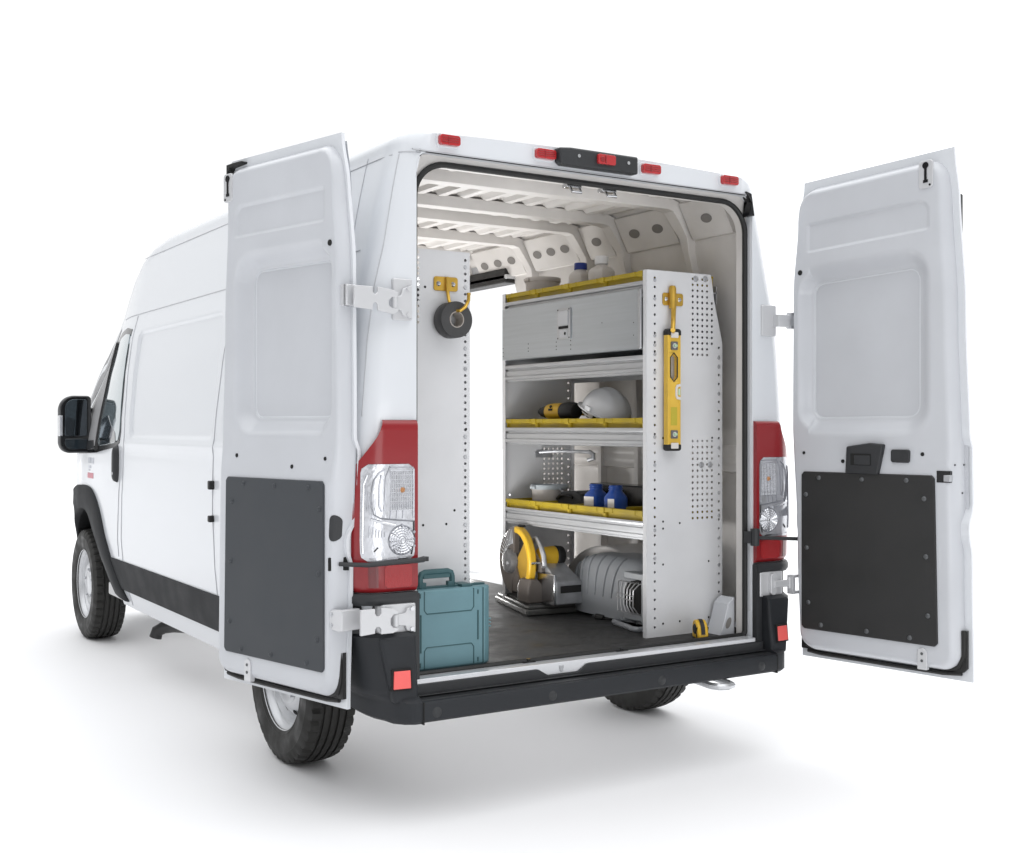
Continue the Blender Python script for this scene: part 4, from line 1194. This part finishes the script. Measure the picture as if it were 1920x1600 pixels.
# bottles
def bottle(x, y, z0, w, hs, hn, rn, mt, label, cap=None, lab=None, rot=0.):
    t = thing('bottle', label, 'bottle', (x,y,z0))
    def ringp(sz, z, ch, round_=False):
        q = []
        for k in range(24):
            a = 2*PI*k/24 + rot
            c0, s0 = math.cos(2*PI*k/24), math.sin(2*PI*k/24)
            n = 5.0 if not round_ else 2
            rr = sz/((abs(c0)**n+abs(s0)**n)**(1/n))
            q.append((x+rr*math.cos(a), y+rr*math.sin(a), z))
        return q
    h = w/2
    rows = [ringp(h*.94,z0,1), ringp(h,z0+.005,1), ringp(h,hs-.008,1), ringp(h*.93,hs+.002,1), ringp(h*.75,hs+.012,1), ringp(rn+.003,hs+.020,1,True), ringp(rn,hs+.024,1,True), ringp(rn,hn,1,True), ringp(rn*.8,hn,1,True), ringp(rn*.8,hn-.02,1,True)]
    rows = [r_+[r_[0]] for r_ in rows]
    b = B(); b.grid(rows); b.add(rows[0][:-1], [tuple(range(24))]); b.add(rows[-1][:-1], [tuple(range(24))])
    make('bottle_body', b, mt, t, smooth=40)
    if cap:
        b = B(); b.lathe([(0,cap[1]),(rn+.004,cap[1]),(rn+.006,cap[1]-.003),(rn+.0065,cap[0]),(rn,cap[0])], (x,y,0), (0,0,1), 32, mod=lambda i,k,r: r*(1+.015*(k%2)) if r > .01 else r); make('bottle_cap', b, cap[2], t)
    if not cap:
        b = B()
        for z in (hn-.008, hn-.018): b.tube([(x+(rn+.001)*math.cos(2*PI*k/20), y+(rn+.001)*math.sin(2*PI*k/20), z) for k in range(20)], .0022, 6, True)
        make('neck_thread', b, mt, t)
    if lab:
        b = B(); c0, s0 = math.cos(rot+PI), math.sin(rot+PI)
        e = Vector((-s0, c0, 0)); c = Vector((x+c0*(h+.0008), y+s0*(h+.0008), 0)); l = lab
        b.quad(c+e*l[0]+Vector((0,0,l[2])), c+e*l[1]+Vector((0,0,l[2])), c+e*l[1]+Vector((0,0,l[3])), c+e*l[0]+Vector((0,0,l[3])))
        make('bottle_label', b, 'label_white', t)
bottle(.50,.710,.966,.090,1.078,1.127,.030,'bottle_blue','blue plastic bottle without cap on the bottom shelf, nearer the white tub', lab=(-.034,.030,1.0,1.070), rot=.15)
bottle(.49,.545,.966,.086,1.078,1.127,.030,'bottle_blue','blue plastic bottle without cap on the bottom shelf, nearer the rear end panel', lab=(-.008,.033,1.0,1.068), rot=.15)
bottle(.55,.905,2.001,.094,2.124,2.150,.025,'bottle_white','translucent white bottle with blue screw cap on the top shelf', cap=(2.150,2.182,'cap_blue'), rot=.2)
bottle(.55,.735,2.001,.100,2.128,2.155,.025,'bottle_white','translucent white bottle with white screw cap on the top shelf', cap=(2.158,2.195,'cap_white'), rot=.2)
# black hand tool and black case on the lower shelf
ht = thing('hand_tool', 'small black corded hand tool on the bottom shelf between the tub and blue bottles', 'hand tool', (.58,.98,1.0))
b = B(); b.prism([(.855,1.0),(1.10,1.0),(1.12,1.022),(1.06,1.045),(1.05,1.075),(.93,1.085),(.875,1.07)], 'X', .53, .62); tb = make('tool_body', b, 'black_plastic', ht, bevel=.008)
b = B(); b.tube([(.525,1.07,1.04),(.515,1.03,1.058),(.515,.98,1.062),(.525,.94,1.05)], .007, 8); make('tool_handle', b, 'rubber', ht)
b = B(); b.tube([(.56,1.11,1.085),(.55,1.06,1.075),(.54,1.03,1.062)], .0055, 8); make('tool_lever', b, 'tool_metal', ht)
b = B(); b.box(.69,.80,.52,1.03,.968,1.115)
single('tool_case', b, 'gloss_black', 'flat black case lying at the back of the bottom shelf behind the blue bottles', 'case', bevel=.008)
# chop saw
cs = thing('chop_saw', 'yellow and grey chop saw standing on the van floor under the shelves', 'chop saw', (.48,1.2,.49))
b = B(); pl_ = [(.285,.975),(.640,.950),(.720,1.02),(.740,1.42),(.425,1.495)]
cx_, cy_ = .52, 1.2
b.prism(pl_, 'Z', .492, .520); b.prism([(cx_+(x-cx_)*.93, cy_+(y_-cy_)*.95) for x, y_ in pl_], 'Z', .519, .538)
make('saw_base', b, 'saw_base', cs, bevel=.007, seg=3)
b = B(); b.prism([(cx_+(x-cx_)*.80, cy_+(y_-cy_)*.86) for x, y_ in pl_], 'Z', .5375, .543)
make('base_plate', b, 'saw_base', cs, bevel=.002)
a6 = R(6); N = Vector((-math.cos(a6), math.sin(a6), 0)); E1 = Vector((-math.sin(a6), -math.cos(a6), 0)); CEN = Vector((.372,1.190,.732))
def SD(p, q, h): return CEN + E1*p + Vector((0,0,q)) + N*h     # p: towards the camera's right, q: up, h: out of the disc
def sector(r0, r1, a0, a1, h0, h1, n=26):
    b_ = B(); rows = []
    for t in linsp(a0, a1, n):
        c, s_ = math.cos(R(t)), math.sin(R(t))
        rows.append([SD(r0*c,r0*s_,h0),SD(r1*c,r1*s_,h0),SD(r1*c,r1*s_,h1),SD(r0*c,r0*s_,h1),SD(r0*c,r0*s_,h0)])
    b_.grid(rows); b_.add(rows[0][:4],[(0,1,2,3)]); b_.add(rows[-1][:4],[(0,1,2,3)]); return b_
b = sector(.02,.165,88,262,-.028,.022,40)
gd = make('blade_guard', b, 'saw_brown', cs, bevel=.005)
b = B()
for t in linsp(98, 168, 10):
    c, s_ = math.cos(R(t)), math.sin(R(t)); q = []
    d1 = Vector((c, s_)); 
    b.tube([SD(.085*c,.085*s_,.0225), SD(.155*c,.155*s_,.0225), SD(.167*c,.167*s_,.012), SD(.167*c,.167*s_,-.02)], .0042, 5)
make('guard_rib', b, 'tool_metal', gd)
b = sector(.138,.172,-62,92,-.018,.022,34); make('blade_cover', b, 'tool_yellow', cs, bevel=.010, seg=3)
b = sector(.02,.140,-78,48,-.016,.010,22); make('blade_cover', b, 'saw_ochre', cs, bevel=.003)
b = sector(.02,.130,48,92,-.022,-.006,12); make('blade', b, 'dark_hole', cs)
b = B(); b.lathe([(0,.034),(.040,.034),(.052,.030),(.060,.018),(.064,.0)], SD(-.042,-.005,.012), N, 28)
hb = make('hub_cover', b, 'tool_grey', cs)
b = B(); b.lathe([(0,.006),(.008,.006),(.010,0)], SD(-.022,-.012,.046), N, 12); b.lathe([(0,.006),(.008,.006),(.010,0)], SD(-.055,.052,.040), N, 12)
make('hub_bolt', b, 'tool_metal', hb)
b = B(); b.lathe([(0,.010),(.018,.010),(.022,0)], SD(.02,.168,-.01), (0,0,1), 14); make('guard_knob', b, 'rubber', cs)
b = sector(.02,.150,262,300,-.03,.02,14); make('lower_guard', b, 'saw_brown', cs, bevel=.004)
b = B(); b.prism([(.310,.545),(.405,.545),(.405,.585),(.392,.635),(.365,.660),(.325,.660),(.310,.62)], 'Y', 1.00, 1.10); make('saw_pivot', b, 'saw_brown', cs, bevel=.008)
b = B(); b.frust((.40,1.04,.765),(.485,1.035,.765),.044,.048,24); mt_ = make('motor', b, 'tool_yellow', cs, bevel=.006)
b = B(); b.frust((.485,1.035,.765),(.530,1.032,.765),.050,.044,24); make('motor_cap', b, 'rubber', mt_, bevel=.008)
b = B(); hp_ = [(.405,1.105,.842),(.405,1.070,.850),(.400,1.03,.822),(.395,.995,.775),(.395,.985,.728),(.40,1.005,.716),(.405,1.075,.772),(.405,1.115,.815)]
b.tube(hp_, .0125, 10, True); make('saw_handle', b, 'tool_metal', cs)
b = B(); b.box(.385,.42,1.0,1.08,.690,.735); make('handle_mount', b, 'saw_brown', cs, bevel=.006)
b = B(); b.add([(.402,.900,.543),(.560,.895,.543),(.565,1.02,.543),(.405,1.03,.543),(.404,.902,.655),(.556,.897,.652),(.520,1.01,.738),(.410,1.02,.742)], [(0,1,2,3),(4,5,6,7),(0,1,5,4),(1,2,6,5),(2,3,7,6),(3,0,4,7)])
vz = make('saw_vise', b, 'tool_metal', cs, bevel=.007, seg=3)
b = B(); b.box(.428,.545,.8935,.8975,.600,.634); make('vise_label', b, 'black_label', vz)
b = B(); b.box(.388,.402,.892,1.04,.543,.690); make('vise_jaw', b, 'chrome', cs, bevel=.004)
b = B(); b.frust((.575,.93,.60),(.66,.93,.60),.010,seg=12); make('vise_screw', b, 'tool_metal', cs)
b = B(); b.frust((.34,1.02,.735),(.41,1.01,.738),.006,seg=10); make('guard_rod', b, 'chrome', cs)
# heater
he = thing('space_heater', 'grey ribbed portable heater with wire grill on the van floor under the shelves', 'heater', (.70,.7,.49))
rows = []
for y in linsp(.325, 1.055, 44):
    e = 1 - max(0,(y-.80)/.255)**2.2 if y > .80 else 1
    e = max(.0, e); h = .285*(.42+.58*math.sqrt(max(0,e))) ; h *= 1 - .10*sst(.55,.36,y)
    w = .155*(.55+.45*math.sqrt(max(0,e)))
    row = []
    for k in range(25):
        t = PI*k/24
        c, s_ = math.cos(t), math.sin(t)
        row.append((.700 - math.copysign(abs(c)**.45, c)*w, y, .505 + h*abs(s_)**.55))
    rows.append(row)
b = B(); b.grid(rows); b.add(rows[0],[tuple(range(25))]); b.add(rows[-1],[tuple(range(25))])
hbdy = make('heater_body', b, 'heater_grey', he, smooth=50)
b = B()
for y0_, y1_ in ((.99,.955),(.925,.905),(.855,.845),(.775,.785),(.69,.72),(.61,.655)):
    pth = []
    for q in linsp(0,1,12):
        y_ = y0_+(y1_-y0_)*(1-q); fi = min(42.99,max(0,(y_-.325)/.730*43)); i = int(fi); g = fi-i; kk = 1+q*8.5; k0 = int(kk); f = kk-k0
        pth.append(tuple((rows[i][k0][t]*(1-f)+rows[i][k0+1][t]*f)*(1-g)+(rows[i+1][k0][t]*(1-f)+rows[i+1][k0+1][t]*f)*g for t in range(3)))
    pth = [(x-.001, yy_, z) for x, yy_, z in pth]
    b.tube(pth, [.0045]+[.007]*10+[.004], 7)
make('heater_rib', b, 'heater_grey', hbdy, smooth=60)
b = B(); b.prism([(.345,.560),(.345,.695),(.385,.715),(.455,.700),(.480,.66),(.480,.595),(.445,.560)], 'X', .492, .56)
make('grill_cavity', b, 'dark_hole', he)
b = B(); b.box(.478,.56,.322,.345,.530,.745); b.box(.495,.56,.345,.49,.530,.558); b.box(.495,.56,.345,.49,.712,.742); make('grill_frame', b, 'heater_grey', he, bevel=.004)
b = B()
for k in range(6):
    y_ = .350+.030*k; o_ = .006*k
    b.tube([(.495,y_,.700),(.478,y_+.008,.698),(.455+o_,y_+.018,.672),(.452+o_,y_+.020,.600),(.474,y_+.008,.566),(.495,y_,.562)], .0030, 6)
for z in (.645,.625): b.tube([(.453,.37,z),(.466,.45,z),(.484,.53,z)], .0026, 6)
make('grill_wire', b, 'heater_wire', he)
b = B(); b.tube([(.62,.56,.502),(.55,.59,.502),(.510,.585,.502),(.497,.56,.502),(.470,.42,.502),(.455,.375,.502),(.465,.345,.502),(.50,.34,.502),(.60,.36,.502)], .012, 10)
b.tube([(.56,.48,.51),(.53,.47,.53),(.52,.46,.56)], .014, 8); b.tube([(.50,.50,.527),(.58,.40,.53)], .010, 8)
make('heater_foot', b, 'heater_grey', he)
b = B(); b.tube([(.66,.55,.497),(.60,.60,.498),(.565,.64,.498),(.545,.69,.497),(.535,.72,.498)], .0055, 8)
cd = make('power_cord', b, 'rubber', he)
b = B(); b.frust((.540,.705,.499),(.527,.745,.501),.0135,.016,10); b.mi = 1
b.box(.518,.522,.745,.768,.500,.504); b.box(.530,.534,.748,.771,.500,.504)
make('power_plug', b, ['rubber','chrome'], cd)
# tape measure
def tapem():
    M = Matrix.Translation((.600,.092,.4905)) @ Matrix.Rotation(R(-112), 4, 'Z')
    T = lambda x, y, z: M @ Vector((x, y, z))
    t = thing('tape_measure', 'yellow and black tape measure standing on the floor edge by the end panel', 'tape measure', (.60,.092,.4905))
    pr = [(.040,.0),(.040,.022),(.032,.050),(.018,.068),(-.002,.078),(-.024,.076),(-.036,.060),(-.040,.030),(-.040,.0)]
    b = B(T); b.prism(pr, 'Y', -.024, .024); make('tape_case', b, 'tool_yellow', t, bevel=.007, seg=3)
    b = B(T); b.grid([[(x*1.02+.0012, yy, z+.0012) for yy in (-.009,.009)] for x, z in [(.0405,.020),(.0335,.050),(.019,.069),(-.002,.0795),(-.020,.078)]])
    make('tape_grip', b, 'rubber', t)
    for sg in (-1, 1):
        b = B(T); b.lathe([(0,.003),(.019,.003),(.022,.0)], (0.0,sg*.0243,.040), (0,sg,0), 24); make('tape_badge', b, 'rubber', t)
        b = B(T); b.tube([(.03,sg*.0245,.008),(.022,sg*.0245,.03),(.03,sg*.0245,.05)], .003, 5); make('tape_edge', b, 'rubber', t)
    b = B(T); b.box(.038,.060,-.011,.011,.004,.0055); b.box(.058,.060,-.012,.012,-.0,.010); make('tape_hook', b, 'chrome', t)
    b = B(T); b.tube([(-.036,.012,.012),(-.055,.022,.012),(-.06,.03,.012)], .008, 8); make('belt_clip', b, 'rubber', t)
tapem()
# teal tool case
tc_ = thing('tool_case', 'teal plastic tool case with carrying handle standing on the floor at the left', 'case', (-.61,.14,.49))
b = B(); b.prism([(-.765,.085),(-.475,.085),(-.440,.112),(-.432,.150),(-.432,.20),(-.77,.20),(-.772,.12)], 'Z', .492, .790); make('case_shell', b, 'case_teal', tc_, bevel=.010, seg=3)
b = B()
def lpath(pts): b.tube([(x, .0848, z) for x, z in pts], .0022, 6)
lpath([(-.735,.785),(-.735,.715),(-.725,.702),(-.535,.702),(-.525,.715),(-.525,.785)])
lpath([(-.735,.500),(-.735,.565),(-.725,.578),(-.535,.578),(-.525,.565),(-.525,.500)])
for x, z0_, z1_ in ((-.750,.56,.70),(-.506,.59,.70)): b.tube([(x,.0848,z0_),(x,.0848,z1_)], .0035, 6)
b.tube([(-.484,.0835,.50),(-.484,.0835,.785)], .002, 6)
b.tube([(-.772,.118,.495),(-.772,.118,.787)], .002, 6)
for x, z in ((-.752,.77),(-.506,.77),(-.752,.515),(-.506,.515)): b.tube([(x,.0848,z-.008),(x,.0848,z+.008)], .003, 6)
make('case_groove', b, 'case_teal_dark', tc_)
b = B()
for z in (.628,.642,.656): b.box(-.440,-.424,.125,.175,z-.003,z+.003)
make('case_ridge', b, 'case_teal', tc_, bevel=.0015)
b = B(); b.box(-.768,-.450,.128,.148,.788,.797); b.box(-.568,-.520,.10,.175,.788,.800); make('case_rim', b, 'case_teal_dark', tc_, bevel=.003)
b = B(); b.tube([(-.727,.135,.788),(-.727,.135,.830),(-.722,.135,.844),(-.708,.135,.850),(-.610,.135,.850),(-.596,.135,.844),(-.591,.135,.830),(-.591,.135,.788)], .0115, 8)
b.box(-.716,-.602,.127,.143,.826,.842); b.box(-.735,-.705,.125,.145,.788,.812); b.box(-.613,-.583,.125,.145,.788,.812)
make('case_handle', b, 'case_teal_dark', tc_, bevel=.002)
# roll of black tape hanging on the left hook
tr_ = thing('tape_roll', 'roll of black adhesive tape hanging on the brass hook at the left panel', 'tape', (-.557,.187,1.80))
b = B(LS); b.lathe([(.030,-.030),(.0655,-.030),(.0675,-.027),(.0675,.027),(.0655,.030),(.030,.030)], (-.632,.052,1.790), (0,-1,0), 56); make('tape_winding', b, 'tape_black', tr_)
b = B(LS); b.lathe([(.0302,-.031),(.0302,.0308),(.027,.0308),(.027,-.031)], (-.632,.052,1.790), (0,-1,0), 40, closed=True); make('cardboard_core', b, 'tape_core', tr_)
# spirit level hanging on the right hook
LV = lambda x, y, z: Vector((x-.022, y, z))
lv = thing('spirit_level', 'yellow spirit level with three vials hanging upright on the brass hook', 'spirit level', (.522,.185,1.55))
y0_, y1_ = .170, .198
b = B(LV); zc1, zc2 = 1.315, 1.790
x0_, x1_ = .509, .579
# body with a long cut-out grip and pockets
def plate(z0, z1): b.box(x0_, x1_, y0_+.003, y1_-.003, z0, z1)
hexo = [(.544,1.712),(.563,1.692),(.563,1.607),(.544,1.588),(.525,1.607),(.525,1.692)]
b.box(x0_,x1_,y0_+.003,y1_-.003,zc1,1.588); b.box(x0_,x1_,y0_+.003,y1_-.003,1.712,zc2)
for sg in (-1, 1):
    xe = .544+sg*.035
    P = [(xe,1.588),(.544,1.588),(.544+sg*.019,1.607),(.544+sg*.019,1.692),(.544,1.712),(xe,1.712)]
    b.prism(P, 'Y', y0_+.003, y1_-.003)
for x in (x0_, x1_-.006): b.box(x-.0008,x+.0068,y0_,y1_,zc1,zc2)
lb = make('level_body', b, 'level_yellow', lv, bevel=.0015)
b = B(LV); b.tube([(x, y0_+.003, z) for x, z in hexo], .0028, 6, True); make('grip_edge', b, 'rubber', lb)
b = B(LV)
for z0, z1 in ((1.290,1.318),(1.787,1.815)): b.prism(rrect(x0_-.003,x1_+.003,z0,z1,[.012,.004,.004,.012] if z0 < 1.5 else [.004,.014,.014,.004]), 'Y', y0_-.002, y1_+.002)
ec = make('end_cap', b, 'rubber', lv, bevel=.003)
b = B(LV); b.prism(rrect(.524,.564,1.300,1.325,.004), 'Y', y0_-.004, y0_); b.prism(rrect(.524,.564,1.776,1.800,.004), 'Y', y0_-.004, y0_); make('cap_plate', b, 'label_white', ec)
for z in (1.742, 1.361):
    b = B(LV); b.prism(rrect(.526,.562,z-.018,z+.018,.004), 'Y', y0_-.003, y0_+.004); vf = make('vial_frame', b, 'tool_grey', lv, bevel=.0015)
    b = B(LV); b.frust((.544,y0_-.004,z),(.544,y0_-.002,z),.011,seg=16); b.mi = 1; b.frust((.536,y0_-.007,z),(.552,y0_-.007,z),.006,seg=10); make('vial', b, ['label_white','vial'], vf)
b = B(LV); b.prism([(.582,1.580),(.558,1.575),(.551,1.560),(.551,1.528),(.558,1.513),(.582,1.508),(.582,1.520),(.565,1.524),(.561,1.532),(.561,1.556),(.565,1.564),(.582,1.568)], 'Y', y0_-.002, y1_+.001); vf = make('vial_frame', b, 'label_white', lv, bevel=.0015)
b = B(LV); b.frust((.573,y0_+.004,1.530),(.573,y0_+.004,1.558),.006,seg=10); make('vial', b, 'vial', vf)
b = B(LV); b.box(.527,.561,y0_+.0015,y0_+.004,1.400,1.478); make('level_label', b, 'level_olive', lv)

# ================================================================== GROUND, LIGHT, CAMERA
b = B(); b.quad((-60,-60,0),(60,-60,0),(60,60,0),(-60,60,0))
g = make('ground', b, 'ground_white', None, smooth=0); g['kind'] = 'structure'

YAW = R(32.05)
w = bpy.data.worlds.new('World'); S.world = w; w.use_nodes = True
nt = w.node_tree; bg = nt.nodes['Background']
tc = nt.nodes.new('ShaderNodeTexCoord')
def vdot(v):
    n = nt.nodes.new('ShaderNodeVectorMath'); n.operation = 'DOT_PRODUCT'; n.inputs[1].default_value = v
    nt.links.new(tc.outputs['Generated'], n.inputs[0]); return n.outputs['Value']
def mrange(src, a, b_, c, d):
    n = nt.nodes.new('ShaderNodeMapRange'); n.interpolation_type = 'SMOOTHSTEP'
    n.inputs['From Min'].default_value = a; n.inputs['From Max'].default_value = b_; n.inputs['To Min'].default_value = c; n.inputs['To Max'].default_value = d
    nt.links.new(src, n.inputs['Value']); return n.outputs['Result']
def math_(op, a, b_):
    n = nt.nodes.new('ShaderNodeMath'); n.operation = op
    nt.links.new(a, n.inputs[0]); nt.links.new(b_, n.inputs[1]); return n.outputs[0]
fwd = vdot((math.sin(YAW), math.cos(YAW), 0)); up = vdot((0,0,1))
back = mrange(fwd, .80, .35, 0, 1)
lo = mrange(back, 0, 1, W_FRONT, W_BACK)
top = mrange(up, .30, .95, 0, W_TOP)
rl = vdot((math.sin(R(W_RYAW)), math.cos(R(W_RYAW)), 0))
st = math_('ADD', math_('ADD', lo, top), mrange(rl, .45, .95, 0, W_RIGHT))
nt.links.new(st, bg.inputs['Strength']); bg.inputs['Color'].default_value = (.985,.992,1,1)

def area(name, loc, target, size, power, col=(1,1,1)):
    l = bpy.data.lights.new(name, 'AREA'); l.shape = 'RECTANGLE'; l.size = size[0]; l.size_y = size[1]; l.energy = power; l.color = col
    o = bpy.data.objects.new(name, l); COL.objects.link(o); o.location = loc
    o.rotation_euler = (Vector(target)-Vector(loc)).to_track_quat('-Z','Y').to_euler()
    return o
for nm, loc, tg, sz, pw, cl in LAMPS: area(nm, loc, tg, sz, pw, cl)

cam = bpy.data.cameras.new('Camera'); co = bpy.data.objects.new('Camera', cam); COL.objects.link(co)
co.location = (-2.839,-3.884,1.395); co.rotation_euler = (PI/2, 0, -YAW)
cam.sensor_fit = 'HORIZONTAL'; cam.sensor_width = 36; cam.lens = 36*2278/1920; cam.clip_start = .05; cam.clip_end = 300
S.camera = co
S.render.engine = 'CYCLES'
S.view_settings.view_transform = 'Standard'; S.view_settings.look = 'None'; S.view_settings.exposure = 0; S.view_settings.gamma = 1
S.cycles.max_bounces = 10; S.cycles.diffuse_bounces = 6
